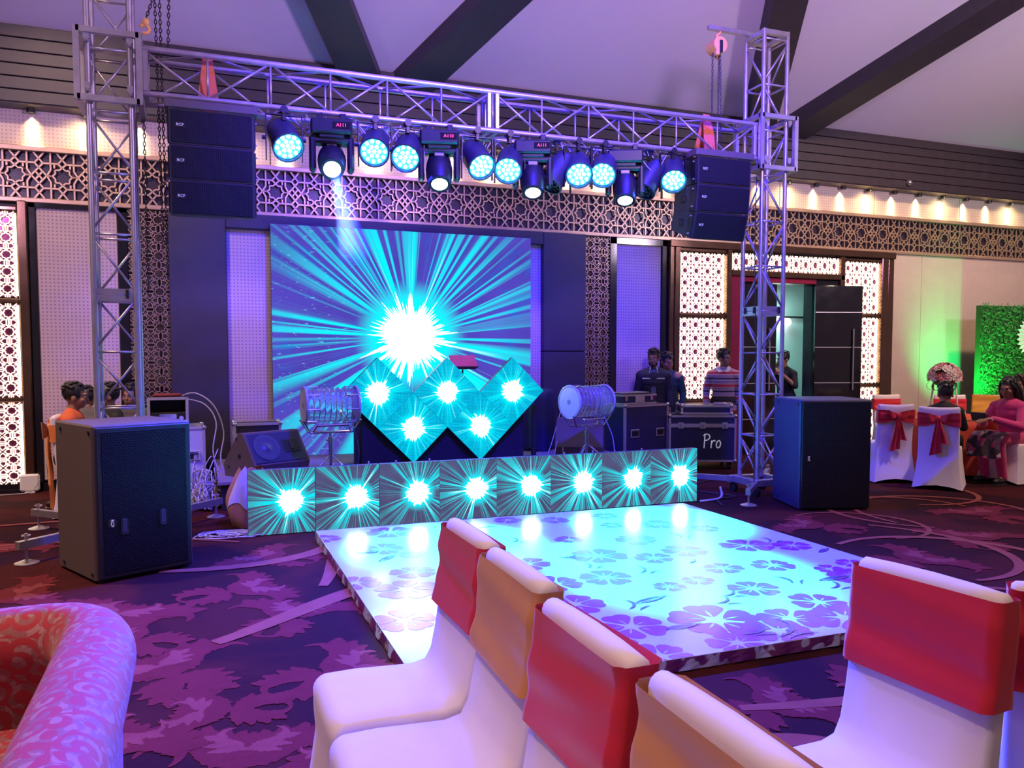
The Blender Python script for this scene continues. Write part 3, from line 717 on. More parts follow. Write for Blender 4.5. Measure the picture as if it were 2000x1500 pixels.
# ---------------------------------------------------------------- stage lights under the beam
pod_glow = mat('blue_led_lens', (.2, .6, 1), .3, 0, 0, 9, 0, (.42, 1.3, 1.9), 4.5)
par_paint = mat('par_can_paint', (.035, .035, .06), .4, .2, .2, 20)
head_glow = mat('beam_lens', (.8, .9, 1), .2, 0, 0, 9, 0, (.75, 1, 1), 7)
red_led = mat('red_digits', (1, .05, .1), .5, 0, 0, 9, 0, (1, .04, .12), 2.2)
def clamp(t, z):
    obj('clamp', M().tube((0, -.02, z-.005), (0, .05, z-.005), .034, 10).box((0, .015, z-.055), (.035, .05, .09), .004).tube((-.05, .015, z-.03), (.05, .015, z-.03), .007), black_pl, t, 40)
def par(lab, x, pan, tilt, z=3.40, lit=True, y=7.36):
    t = thing('par_can', lab, 'stage light', (x, y, z), 0, 'LED par cans on the beam')
    clamp(t, 3.69-z)
    m = M()
    for s in (-1, 1): m.bar((s*.152, .015, .22), (s*.152, .015, -.17), .035, .008, (1, 0, 0))
    m.box((0, .015, .222), (.31, .035, .008)); obj('yoke', m, black_pl, t)
    [obj('knob', M().tube((q*.155, .015, .02), (q*.185, .015, .02), .018, 8), black_pl, t) for q in (-1, 1)]
    rot = (R(tilt-90), 0, R(pan)); cs_ = 1.28
    b = obj('can', M().lathe([(.05, .17), (.085, .15), (.10, .09), (.10, -.10), (.107, -.105), (.107, -.125), (.096, -.125), (.096, -.095)], 20), par_paint, t, 40, (0, .015, .02), rot); b.scale = (cs_, cs_, cs_)
    m = M()
    for rr, n in ((0, 1), (.036, 6), (.072, 11)):
        for i in range(n): m.lathe([(.0155, -.097), (.012, -.112), (.004, -.116)], 8, (rr*math.cos(6.283*i/n), rr*math.sin(6.283*i/n), 0))
    obj('led_lenses', m, pod_glow if lit else black_pl, b)
    obj('lens_plate', M().lathe([(.094, -.096), (.094, -.099)], 20), mat('lit_lens_plate', (.1, .3, .8), .3, 0, 0, 9, 0, (.02, .55, 1.6), 1.6) if lit else black_pl, b)
    if lit:
        d = (Mx.Rotation(R(pan), 3, 'Z') @ Mx.Rotation(R(tilt-90), 3, 'X')) @ V((0, 0, -1))
        p0 = V((x, y+.015, z+.02))+d*.18
        lamp('SPOT', 'par_beam', p0, (.03, .05, 1), 1100, p0+d, .05, 120, 1)
    return t
for lab, x, pan, tl_, z in (('leftmost lit par can, next to the left line array', .725, 12, 40, 3.42), ('lit par can right of the leftmost moving head', 1.52, -16, 34, 3.43), ('lit par can just left of the second moving head', 1.82, -24, 36, 3.41),
                            ('lit par can right of the second moving head', 2.49, 6, 40, 3.40), ('dimmer lit par can left of the third moving head', 2.82, -28, 36, 3.38), ('lit par can in the pair right of the third moving head', 3.55, -20, 38, 3.40),
                            ('lit par can left of the rightmost moving head', 3.84, -34, 36, 3.42), ('rightmost lit par can, next to the right line array', 4.64, -26, 40, 3.43)):
    par(lab, x, pan, tl_, z)
par('unlit par can turned sideways right of the third moving head', 3.36, -80, 55, 3.36, False, 7.46)
par('unlit par can turned sideways right of the rightmost moving head', 4.42, -78, 55, 3.38, False, 7.46)
def mover(lab, x, tilt, pan, txt, aim=None, beam_w=500, bcol=(.0, .95, .9), bcone=30):
    z = 3.645
    t = thing('moving_head', lab, 'stage light', (x, 7.40, z), (0, 0, R(pan)), 'moving heads on the beam')
    obj('base', M().box((0, 0, -.075), (.36, .26, .13), .018).box((0, 0, -.155), (.22, .2, .04), .01), black_pl, t)
    obj('clamp', M().box((-.1, -.02, .02), (.05, .10, .06), .004).box((.1, -.02, .02), (.05, .10, .06), .004), black_pl, t)
    if txt:
        dsp = obj('display', M().box((.085, -.132, -.07), (.15, .004, .06)), gloss_black, t)
        lettering('digits', txt, .042, red_led, dsp, (.085, -.1355, -.07), (R(90), 0, 0))
    y = M()
    for s in (-1, 1): y.box((s*.165, 0, -.30), (.06, .17, .30), .02)
    y.box((0, 0, -.185), (.34, .16, .06), .02); obj('yoke', y, black_pl, t)
    h = obj('head', M().lathe([(.06, .16), (.095, .13), (.115, .05), (.125, -.02), (.120, -.12), (.105, -.20), (.098, -.205)], 20), black_pl, t, 40, (0, 0, -.335), (R(-tilt), 0, 0))
    obj('lens', M().lathe([(.075, -.206), (.06, -.216), (.02, -.222)], 20), head_glow, h, True)
    obj('lens_ring', M().lathe([(.098, -.19), (.100, -.212), (.077, -.212), (.077, -.2)], 20), black_pl, h, 40)
    obj('vent', M().box((0, -.112, .06), (.09, .03, .04), .006), alu, h)
    d = Mx.Rotation(R(pan), 3, 'Z') @ (Mx.Rotation(R(-tilt), 3, 'X') @ V((0, 0, -1)))
    p0 = V((x, 7.40, z-.335))+d*.24
    lamp('SPOT', 'moving_head_beam', p0, bcol, beam_w, aim, .05, bcone, .8)
mover('leftmost moving head, its lens facing out', 1.135, 52, -8, 'A111', (1.15, 4.15, 0), 1500, (.6, 1, 1), 12); mover('second moving head from the left under the beam', 2.125, 34, -14, 'A110', (1.8, 6.1, 0), 9500)
mover('third moving head from the left under the beam', 3.07, 30, -20, 'A111', (3.1, 4.9, 0), 9500); mover('rightmost moving head under the beam, dark display', 4.09, 28, -26, '', (3.8, 6.2, 0), 9500)
# ---------------------------------------------------------------- subwoofers
blue_lit_paint = mat('blue_lit_speaker_paint', (.030, .030, .085), .5, 0, .3, 60, .25)  # black speaker paint with the blue stage light put into its colour
def sub(lab, corner, rz, w, d, h, rot_logo, slots, side):
    box_paint = globals()['box_paint'] if slots else blue_lit_paint
    t = thing('subwoofer', lab, 'speaker', corner, rz)
    obj('cabinet', M().box((w/2, d/2+.01, h/2), (w, d-.02, h), .012), box_paint, t)
    g = obj('grille', M().box((w/2, -.002, h/2), (w-.03, .02, h-.03), .008), grille if not slots else sub_front, t)
    if slots:
        obj('grille_mesh', M().box((w/2, -.014, h/2), (w-.10, .006, h-.09), .002), hexg, g)
        for xx, zz in ((.19, .37), (.46, .40)): obj('grip_slot', M().box((xx, -.016, zz), (.052, .012, .115), .012), mat('blue_grey_plastic', (.045, .05, .12), .4), t)
        obj('logo_badge', M().tube((.105, -.016, .40), (.105, -.020, .40), .032, 20), black_pl, t, 40)
        lettering('logo', 'RCF', .030, logo_w, t, (.105, -.0215, .40), (R(90), R(90), 0))
    else:
        obj('logo_badge', M().box((.085, -.013, .52), (.03, .003, .05)), black_pl, t)
        lettering('logo', 'RCF', .028, logo_w, t, (.085, -.0165, .52), (R(90), R(90), 0))
    for yy in (.06, d-.12):
        for zz in (.05, h-.05): obj('screw', M().tube((-.001, yy, zz), (-.008, yy, zz), .014, 10), black_pl, t)
    for xx in (.05, w-.05):
        for yy in (.05, d-.05): obj('foot', M().tube((xx, yy, -.012), (xx, yy, .002), .02, 8), black_pl, t)
    return t
sub('big black subwoofer with hexagon mesh in front of the left truss tower', (-.684, 6.086, .012), R(26.5), .69, .705, 1.075, True, True, -1)
sub('big black subwoofer with plain grille beside the right truss tower', (5.60, 6.49, .012), R(-16.8), .745, .68, 1.11, True, False, 1)
# thin smoke in the beam of the leftmost moving head
hz_ = bpy.data.materials.new('stage_smoke'); hz_.use_nodes = True; hz_.node_tree.nodes.remove(hz_.node_tree.nodes['Principled BSDF'])
vs_ = hz_.node_tree.nodes.new('ShaderNodeVolumeScatter'); vs_.inputs['Density'].default_value = .16; vs_.inputs['Anisotropy'].default_value = .2
hz_.node_tree.links.new(vs_.outputs[0], hz_.node_tree.nodes['Material Output'].inputs['Volume'])
p, q = V((1.13, 7.17, 3.17)), V((1.17, 6.5, 2.36))
sm = obj('smoke', M().path([p, p.lerp(q, .7), q], [.05, .10, .13], 20), hz_); tag(sm, 'faint pale blue smoke lit below the leftmost moving head', 'smoke', None, 'stuff')
lamp('SPOT', 'beam_light', p-(q-p)*.02, (.40, .80, 1), 650, q, .015, 14, .9)
lamp('SPOT', 'side_wash', (1.6, 7.3, 3.3), (.03, .03, 1), 1800, (5.7, 6.8, .5), .05, 40, .9)
# ---------------------------------------------------------------- dance floor with printed flowers
vk = N('glossy_white_vinyl'); oc = vk.oco()
vk.setp(Base_Color=(.50, .53, .56), Roughness=vk.mth('MULTIPLY_ADD', vk.noise(oc, 3, 2), .10, .20), Specular_IOR_Level=.75, Coat_Weight=.35, Coat_Roughness=.12)
vk.bump(vk.noise(oc, 7, 2), .05, .01)
pk = N('purple_print'); pk.setp(Base_Color=(.34, .045, .28), Roughness=.24, Specular_IOR_Level=.7, Coat_Weight=.35, Coat_Roughness=.12); purple = pk.m
lk = N('line_print'); lk.setp(Base_Color=(.16, .06, .24), Roughness=.24, Specular_IOR_Level=.7, Coat_Weight=.35, Coat_Roughness=.12)
DX0, DX1, DY0, DY1, DZ = .895, 4.545, 3.352, 6.965, .07
t = thing('dance_floor', 'low white dance floor platform printed with purple flowers', 'dance floor', (0, 0, 0))
obj('deck', M().box(((DX0+DX1)/2, (DY0+DY1)/2, DZ/2), (DX1-DX0-.03, DY1-DY0-.03, DZ-.004)), black_lam, t)
sh = M().box(((DX0+DX1)/2, (DY0+DY1)/2, DZ-.002), (DX1-DX0, DY1-DY0, .006), .002)
rf = random.Random(5)
def skirt(x0, y0, x1, y1, n):
    dx, dy = x1-x0, y1-y0; L = math.hypot(dx, dy); w = [rf.uniform(-.006, .014) for _ in range(n+1)]
    sh.grid(lambda u, v: (x0+dx*u+dy/L*(.003+w[int(u*n)]*(1-v)), y0+dy*u-dx/L*(.003+w[int(u*n)]*(1-v)), .006+w[int(u*n)]*.4*(1-v)+(DZ-.006)*v), n, 2)
top_sheet = sh; sh = M(); skirt(DX0, DY0, DX1, DY0, 60); skirt(DX1, DY0, DX1, DY1, 40); skirt(DX1, DY1, DX0, DY1, 30); skirt(DX0, DY1, DX0, DY0, 60)
sk_ = N('printed_vinyl_edge'); sv = sk_.noise(sk_.oco(), 6.5, 2, .5, .6)
sk_.setp(Base_Color=sk_.mix(sk_.sstep(sv, .47, .50), (.42, .40, .46), (.15, .02, .10)), Roughness=.35)
obj('vinyl_sheet', top_sheet, vk.m, t); obj('folded_edge', sh, sk_.m, t)
pr, ln = M(), M()
cut = lambda p: (min(max(p[0], DX0+.004), DX1-.004), min(max(p[1], DY0+.004), DY1-.004))
zc = DZ+.0018
def flower(x, y, r, a0, z):
    for k in range(5):
        a = a0+k*2*math.pi/5+rf.uniform(-.07, .07); rr = r*rf.uniform(.90, 1.06)
        for sg in (-1, 1):
            pl = [(.20, .05), (.24, .30), (.34, .46), (.50, .545), (.66, .575), (.80, .56), (.91, .48), (.985, .36), (1.0, .22), (.975, .09), (.93, .0), (.62, .0), (.42, .085)]
            pts = [(x+math.cos(a+sg*t_)*rr*q, y+math.sin(a+sg*t_)*rr*q) for q, t_ in pl]
            c = (x+math.cos(a+sg*.28)*rr*.66, y+math.sin(a+sg*.28)*rr*.66); b = len(pr.v)
            pr.v.append((*cut(c), z)); pr.v.extend((*cut(p), z) for p in pts)
            n = len(pts); pr.f.extend((b, b+1+i, b+1+(i+1) % n) for i in range(n))
FL = [(2.69, 3.77, 0.33), (3.28, 4.21, 0.21), (3.10, 3.65, 0.23), (3.47, 3.83, 0.21), (3.06, 4.50, 0.13), (2.80, 4.44, 0.13), (3.40, 4.70, 0.17), (4.08, 4.41, 0.13), (4.34, 4.48, 0.13), (3.78, 4.64, 0.19), (3.99, 5.20, 0.25), (3.44, 5.23, 0.21), (3.10, 5.12, 0.18), (3.28, 5.69, 0.21), (3.76, 6.15, 0.21), (4.05, 5.86, 0.16), (4.32, 5.07, 0.19), (2.19, 3.85, 0.24), (2.11, 3.41, 0.21), (2.58, 3.43, 0.19), (2.74, 5.33, 0.26), (2.16, 5.30, 0.21), (2.15, 4.77, 0.21), (2.52, 4.78, 0.23), (2.07, 4.33, 0.23), (1.47, 6.68, 0.26), (1.29, 6.12, 0.21), (0.93, 6.64, 0.16), (0.93, 5.26, 0.19), (1.35, 5.38, 0.19), (2.77, 5.89, 0.14), (2.58, 6.80, 0.16), (3.49, 6.65, 0.16), (3.36, 6.26, 0.14), (2.98, 6.64, 0.16), (1.47, 5.88, 0.14)]
LV = [(2.41, 4.20, 0.30, 0), (2.34, 3.74, 0.25, 0), (2.44, 5.38, 0.20, 1), (3.80, 4.20, 0.30, 0), (2.86, 4.03, 0.20, 1), (4.21, 5.22, 0.20, 1), (3.66, 5.63, 0.20, 1), (1.18, 5.74, 0.25, 0), (2.30, 5.96, 0.20, 1), (2.83, 3.42, 0.35, 1), (2.68, 3.52, 0.25, 1), (4.35, 4.81, 0.20, 0), (2.79, 4.79, 0.20, 1), (2.52, 5.04, 0.15, 1), (1.97, 6.71, 0.20, 1), (3.59, 4.21, 0.20, 1), (2.99, 4.14, 0.20, 1), (3.74, 4.03, 0.20, 1), (2.22, 6.61, 0.20, 0), (2.33, 4.12, 0.20, 1), (3.27, 4.90, 0.15, 0), (1.06, 6.08, 0.20, 0)]
for i, (x, y, r) in enumerate(FL): flower(x, y, r*.86, rf.uniform(0, 6), zc+i*1e-5)
for x, y, r in ((1.05, 4.4, .2), (1.2, 5.0, .22), (1.3, 3.7, .22), (1.7, 4.2, .2), (1.9, 3.6, .2), (4.3, 3.7, .22), (3.9, 3.5, .2), (4.1, 4.2, .2), (1.55, 4.9, .18), (2.9, 3.5, .2), (3.4, 3.55, .22)): flower(x, y, r, rf.uniform(0, 6), zc+6e-4)
def stroke(pts, w):
    ribbon(ln, [cut(p) for p in pts], [w*(.25+.75*math.sin(math.pi*i/(len(pts)-1))) for i in range(len(pts))], zc+.0008)
for x, y, L, k in LV:
    a = rf.uniform(-.5, .9)
    if k == 0:      # outlined leaf with a midrib
        for sg in (-1, 1): stroke(curl(x, y, a+sg*.45, L, -sg*1.0/L*.9, -sg*1.0/L*.9, 9), .016)
        stroke(curl(x, y, a, L*.75, .3, .3, 6), .01)
    else:
        stroke(curl(x, y, a, L, 1.2/L, 3/L, 9), .022); stroke(curl(x+.05, y-.04, a+.5, L*.6, -1/L, -3/L, 7), .016)
tag(obj('flower_print', pr, purple, t), kind='stuff'); tag(obj('leaf_print', ln, lk.m, t), kind='stuff')

# ---------------------------------------------------------------- covered banquet chairs
cover_m = mat('white_stretch_cover', (.78, .70, .74), .75, 0, .05, 6, .08, sheen=.2)
red_m = mat('red_satin_sash', (.62, .014, .03), .42, 0, .15, 7, sheen=.2)
tan_m = mat('tan_satin_sash', (.62, .27, .085), .42, 0, .12, 7, sheen=.2)
orange_m = mat('orange_satin_sash', (.80, .24, .045), .42, 0, .12, 7, sheen=.2)
yellow_m = mat('yellow_satin_sash', (.75, .38, .06), .45, 0, .12, 7)
# chair local frame: faces -Y, back at +Y; outline in (y, z)
def chair_cover(w=.43, hb=.955, dip=.0, flare=.03):
    out = []
    def arc(cy, cz, r, a0, a1, n): 
        for i in range(n+1):
            a = R(a0+(a1-a0)*i/n); out.append((cy+r*math.cos(a), cz+r*math.sin(a)))
    fl = flare
    out += [(-.245-fl, .015), (-.235-fl*.6, .15), (-.232, .30), (-.238, .37)]
    arc(-.19, .435, .050, 190, 85, 6)
    out += [(-.10, .487), (0, .482), (.10, .478), (.150, .490)]
    out += [(.172, .53), (.190, .62), (.205, .72), (.220, .82), (.232, hb-.05)]
    arc(.259, hb-.028, .028, 175, 5, 6)
    out += [(.284, hb-.07), (.272, .80), (.255, .62), (.240, .47), (.240, .36), (.243+fl*.6, .15), (.255+fl, .015)]
    n = len(out); m = M()
    cols = [(-1, .022), (-.985, .008), (-.94, 0), (-.55, -.004), (0, -.006), (.55, -.004), (.94, 0), (.985, .008), (1, .022)]
    cy, cz = 0, .4
    rows = []
    for u, ins in cols:
        row = []
        for i, (y, z_) in enumerate(out):
            a, b = out[i-1], out[(i+1) % n]
            ty, tz = b[0]-a[0], b[1]-a[1]; L = math.hypot(ty, tz) or 1
            ny, nz = -tz/L, ty/L       # outward for this winding
            hw = w/2+flare*max(0, (.45-z_)/.45)**1.3
            zz = z_+nz*(-ins)*-1*-1 if False else z_
            yy = y-ny*-ins*-1 if False else y
            yy = y + ny*(-ins); zz = z_ + nz*(-ins)
            if z_ < .03: zz = z_ + .045*(1-u*u)*(1 if flare > .02 else .5)
            if z_ > hb-.08: zz -= dip*(1-u*u)
            row.append((u*hw, yy, zz))
        rows.append(row)
    b0 = len(m.v)
    for r_ in rows: m.v += r_
    for c in range(len(cols)-1):
        for i in range(n-1):
            m.f.append((c*n+i, (c+1)*n+i, (c+1)*n+i+1, c*n+i+1))
    # side faces
    for c, fl_ in ((0, 1), (len(cols)-1, -1)):
        f = [c*n+i for i in range(n)]; m.f.append(tuple(f[::-1] if fl_ > 0 else f))
    return m
def tri_mesh(m, name, mt, sm=50):
    me = m.mesh(name, [mt]); bm = bmesh.new(); bm.from_mesh(me)
    bmesh.ops.triangulate(bm, faces=[f for f in bm.faces if len(f.verts) > 6]); bm.to_mesh(me); bm.free(); shade(me, sm); return me
def band(w=.43, z0=.695, z1=.950, wav=.004, seed=1, sag=.0):
    rs = random.Random(seed); ph = [rs.uniform(0, 6) for _ in range(8)]
    hw = w/2
    def ip(z_, T):
        for (a, b), (c, d) in zip(T, T[1:]):
            if z_ <= c or (c, d) == T[-1]: return b+(d-b)*(z_-a)/(c-a)
    def back(z_):  # front and rear face of the backrest
        return ip(z_, ((.53, .172), (.62, .190), (.72, .205), (.82, .220), (.935, .2305), (1.1, .231)))-.007, ip(z_, ((.47, .240), (.62, .255), (.80, .272), (.915, .284), (1.1, .289)))+.007
    def fn(u, v):
        z_ = z0+(z1-z0)*v; yf, yb = back(z_); yf -= .009; yb += .009; e = .012
        per = [(-hw-.007, yf+e), (-hw+e, yf), (hw-e, yf), (hw+.007, yf+e), (hw+.007, yb-e), (hw-e, yb), (-hw+e, yb), (-hw-.007, yb-e)]
        N_ = 8; L = [math.dist(per[i], per[(i+1) % N_]) for i in range(N_)]; T = sum(L); d = (u % 1)*T; i = 0
        while d > L[i] and i < N_-1: d -= L[i]; i += 1
        f = d/L[i]; a, b = per[i], per[(i+1) % N_]
        x, y = a[0]+(b[0]-a[0])*f, a[1]+(b[1]-a[1])*f
        fold = wav*.8*(1.35+math.sin(v*9+ph[0]+3*x)+.6*math.sin(v*17+ph[1]+8*x*math.sin(ph[2])))*(1 if abs(y-yf) < .004 or abs(y-yb) < .004 else .4)
        y += -fold if y < (yf+yb)/2 else fold
        zz = z_-sag*(1-(x/hw)**2)*(1-v)*0 + (x+hw)*.03*(ph[3]/6-.5)
        if y > (yf+yb)/2 and sag: zz = z_*(1-.0)+((z0+z1)/2-z_)*.45*math.exp(-(x/.10)**2)
        return (x, y, zz)
    return M().grid(fn, 96, 14)
def bow(m, y, z_, sc_=1., seed=0, loops=True):
    rs = random.Random(seed)
    m.ell((0, y+.02, z_), (.038*sc_, .028, .042*sc_), 12, 8)
    for s, L, w in ((-1, .26+.06*rs.random(), .10), (1, .36+.1*rs.random(), .10)):
        L *= sc_; off = s*.05*rs.uniform(.3, 1.2)
        for sd in (0,):
            m.grid(lambda u, v: (off*v+(u-.5)*w*sc_*(.45+.9*v), y+.024+.012*math.sin(u*13+s)+.012*math.sin(v*5), z_-.01-L*v*(1+.10*(u-.5)*s)), 10, 8)
            m.grid(lambda u, v: (off*v+(u-.5)*w*sc_*(.45+.9*v), y+.020+.012*math.sin(u*13+s)+.012*math.sin(v*5), z_-.01-L*v*(1+.10*(u-.5)*s)), 10, 8)
    if loops:
        for s in (-1, 1):
            m.grid(lambda u, v: (s*(.02+.12*math.sin(math.pi*u)**.8*(.6+.4*v))*sc_, y+.02+.05*math.sin(2*math.pi*u)*.6+.01, z_+(v-.5)*.10*sc_*math.sin(math.pi*min(1, u+.15))+.02*math.sin(math.pi*u)), 12, 5)
near_cover = tri_mesh(chair_cover(.43, .985, 0, .03), 'cover', cover_m)
far_cover = tri_mesh(chair_cover(.43, .975, .018, .05), 'cover', cover_m)
def banquet_chair(lab, x, y, rz, cover, sash_mat, wide=True, tie=0, seed=1, grp=None, hb=0):
    t = thing('banquet_chair', lab, 'chair', (x, y, 0), (0, 0, rz), grp)
    put('cover', cover, t)
    m = band(.43, .700, .967, .0055, seed) if wide else band(.432, .74, .905, .004, seed, 1)
    s = obj('sash', m, sash_mat, t, True)
    if tie:
        b = M(); bow(b, .30, .835 if not wide else .83, tie, seed); obj('bow', b, sash_mat, s, True)
    return t
near = 'covered chairs in the rows nearest the camera'
NX = R(-90)   # facing -X
for lab, x, y, sm_, sd, tie in (('white covered chair with crimson band, farthest of the row nearest the camera', .575, 2.535, red_m, 3, 0), ('white covered chair with tan band, between two chairs with crimson bands', .560, 2.065, tan_m, 4, .5),
                                ('white covered chair with crimson band, between the two chairs with tan bands', .515, 1.535, red_m, 5, 0), ('tan banded white chair at the bottom edge, mostly cut off by the frame', .520, 1.055, tan_m, 6, .8)):
    banquet_chair(lab, x, y, NX, near_cover, sm_, True, tie, sd, near)
banquet_chair('white covered chair with broad crimson band, alone in front of the dance floor corner', 1.535, 1.55, NX+R(5), near_cover, red_m, True, 0, 8, near)
banquet_chair('white covered chair at the right edge, only its seat and crimson band showing', 2.27, 1.465, R(132), near_cover, red_m, True, 0, 9, near)
# chairs of the far table
far = 'covered chairs around the far right table'
banquet_chair('white chair with a red bow tied at its back, beside the right subwoofer', 8.03, 7.75, R(157), far_cover, red_m, False, 1.0, 11, far)
banquet_chair('white chair with a red bow, in front of the boy in black', 8.20, 7.10, R(126), far_cover, red_m, False, .95, 12, far)

# ---------------------------------------------------------------- sofa with scroll fabric
sofa_m = spiral_fabric('scroll_brocade', .085, (.50, .020, .04), (.50, .22, .24), (.38, .11, .12))
t = thing('sofa', 'red and silver scroll patterned sofa with rolled arm and back', 'sofa', (0, 0, 0))
rp = [(-.285, .9, .70), (-.285, 1.2, .70), (-.285, 1.6, .70), (-.285, 2.0, .70), (-.285, 2.35, .70), (-.292, 2.52, .70), (-.325, 2.63, .70), (-.40, 2.705, .695), (-.52, 2.73, .69), (-.8, 2.735, .685), (-1.2, 2.735, .68)]
def sweep(prof, path, m):
    k = len(path); n = len(prof)
    for i, p in enumerate(path):
        a, b = path[max(i-1, 0)], path[min(i+1, k-1)]
        tx, ty = b[0]-a[0], b[1]-a[1]; L = math.hypot(tx, ty); nx, ny = ty/L, -tx/L   # outward = right of travel
        for q, (u, w) in enumerate(prof): m.v.append((p[0]+nx*u, p[1]+ny*u, w+(p[2]-.7)))
    for i in range(k-1):
        for q in range(n): m.f.append((i*n+q, i*n+(q+1) % n, (i+1)*n+(q+1) % n, (i+1)*n+q))
    m.f.append(tuple(range(n))[::-1]); m.f.append(tuple(range((k-1)*n, k*n)))
def smooth_path(pts, n=5):
    out = []
    for i in range(len(pts)-1):
        p0, p1, p2, p3 = pts[max(i-1, 0)], pts[i], pts[i+1], pts[min(i+2, len(pts)-1)]
        for j in range(n):
            s = j/n
            out.append(tuple(.5*((2*b)+(-a+c)*s+(2*a-5*b+4*c-d)*s*s+(-a+3*b-3*c+d)*s**3) for a, b, c, d in zip(p0, p1, p2, p3)))
    return out+[pts[-1]]
rp = [(x, y-(.0), z_) for x, y, z_ in rp]
prof = [(.105*math.cos(R(a)), .72+.105*math.sin(R(a))) for a in range(-30, 215, 14)] + [(-.075, .62), (-.07, .12), (.06, .12), (.065, .60)]
m = M(); sweep(prof, smooth_path(rp), m); obj('rolled_back', m, sofa_m, t, 60)
obj('seat', M().box((-.80, 1.75, .28), (.90, 1.80, .28), .03), sofa_m, t, 40); obj('seat_cushion', M().box((-.78, 1.80, .46), (.80, 1.60, .12), .045), sofa_m, t, 40)
for x in (-.3, -1.15):
    for y in (1.0, 2.65): obj('foot', M().tube((x, y, 0), (x, y, .13), .025, 10, .03), dark_wood, t, 40)
lamp('SPOT', 'warm_hall_spot', (-1.5, 1.6, 7.5), (1, .6, .3), 160, (-.7, 2.2, .5), .2, 50, .8)
# ---------------------------------------------------------------- flight cases
blue_lit_lam = mat('blue_lit_case_laminate', (.028, .030, .095), .4, 0, .2, 20)  # black case laminate, the blue cast of the stage put into its colour
white_lam = mat('silver_case_laminate', (.55, .54, .60), .35, .2, .1, 20)
def flight_case(lab, loc, rz, w, d, h, lid=.0, lam=None, casters=False, handles=(), latches=(), grp=None):
    t = thing('flight_case', lab, 'flight case', loc, rz, grp); lam = lam or blue_lit_lam; z0 = .11 if casters else 0; e = .028
    obj('body', M().box((0, 0, z0+h/2), (w-.02, d-.02, h-.02), .004), lam, t)
    tr = M(); X, Y, Z0, Z1 = w/2, d/2, z0, z0+h
    for sx in (-1, 1):
        for sy in (-1, 1): tr.box((sx*(X-e/2), sy*(Y-e/2), z0+h/2), (e, e, h-.03))
    zz = [Z0+e/2, Z1-e/2]
    for z_ in zz:
        for s in (-1, 1): tr.box((0, s*(Y-e/2), z_), (w-.03, e, e)); tr.box((s*(X-e/2), 0, z_), (e, d-.03, e))
    obj('edge_trim', tr, alu, t)
    if lid:
        tr = M()
        for s in (-1, 1): tr.box((0, s*(Y-.004), Z1-lid), (w-.05, .02, .05)); tr.box((s*(X-.004), 0, Z1-lid), (.02, d-.05, .05))
        obj('lid_trim', tr, alu, t)
    for sx in (-1, 1):
        for sy in (-1, 1):
            for z_ in (Z0+.012, Z1-.012): obj('ball_corner', M().ell((sx*(X-.012), sy*(Y-.012), z_), (.030, .030, .030), 10, 6), chrome, t, True)
    for x, z_ in handles:
        p_ = obj('handle', M().box((x, -Y-.002, z0+z_), (.15, .012, .11), .004), alu, t)
        obj('recess', M().box((x, -Y-.009, z0+z_), (.12, .006, .08), .002), black_pl, p_); obj('grip', M().tube((x-.055, -Y-.016, z0+z_+.02), (x+.055, -Y-.016, z0+z_+.02), .010, 8), black_pl, p_)
    for x in latches:
        p_ = obj('latch', M().box((x, -Y-.008, Z1-(lid or h/2)), (.075, .014, .085), .004), alu, t); obj('butterfly', M().box((x, -Y-.018, Z1-(lid or h/2)-.005), (.014, .012, .05), .003), chrome, p_)
    if casters:
        for sx in (-1, 1):
            for sy in (-1, 1): obj('caster', M().tube((sx*(X-.08)-.018, sy*(Y-.08), .045), (sx*(X-.08)+.018, sy*(Y-.08), .045), .045, 14).box((sx*(X-.08), sy*(Y-.08), .09), (.06, .05, .05)), black_pl, t, 40)
    return t
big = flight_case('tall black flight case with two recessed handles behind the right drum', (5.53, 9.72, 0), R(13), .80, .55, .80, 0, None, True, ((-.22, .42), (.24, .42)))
t = thing('mixer_case', 'open low mixer case lying on the tall black flight case', 'mixer', (5.45, 9.70, .912), R(13))
obj('case_tray', M().box((0, 0, .065), (.62, .42, .13), .008), blue_lit_lam, t); tr = M()
for z_ in (.012, .122):
    for s in (-1, 1): tr.box((0, s*.205, z_), (.62, .024, .024)); tr.box((s*.30, 0, z_), (.024, .40, .024))
obj('edge_trim', tr, alu, t)
for x in (-.24, .22): obj('latch', M().box((x, -.222, .085), (.045, .012, .07), .004), chrome, t)
obj('handle', M().box((0, -.222, .065), (.17, .010, .085), .004), alu, t)
b = obj('mixer_panel', M().box((0, .0, .137), (.54, .34, .02), .004), black_pl, t, False, (0, 0, 0))
m = M()
for i in range(14):
    for j in range(5): m.tube((-.24+i*.037, -.12+j*.055, .147), (-.24+i*.037, -.12+j*.055, .160), .007, 6)
tag(obj('knobs', m, white_pl, b), kind='stuff')
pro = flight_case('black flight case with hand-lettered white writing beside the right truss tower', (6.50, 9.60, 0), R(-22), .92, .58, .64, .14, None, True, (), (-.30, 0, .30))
m = M(); k_ = .19
for st in ([(0, 0), (.03, .5), (.06, 1.0)], [(-.05, .88), (.12, 1.02), (.36, .95), (.40, .76), (.25, .60), (.05, .55)], [(.50, .0), (.54, .55)], [(.53, .32), (.62, .50), (.74, .56), (.80, .50)], [(1.05, .55), (.92, .42), (.88, .18), (.98, .02), (1.12, .10), (1.18, .34), (1.12, .52), (1.0, .54)]):
    m.path(smooth_path([(x*k_, 0, y*k_) for x, y in st], 5), .0075, 6)
obj('lettering', m, logo_w, pro, True, (.02, -.293, .30))
obj('handle', M().box((.463, 0, .42), (.012, .15, .11), .004), alu, pro)
flight_case('slim aluminium edged case lying on the lettered flight case', (6.60, 9.62, .752), R(-24), .70, .46, .13, 0, None, False, ())
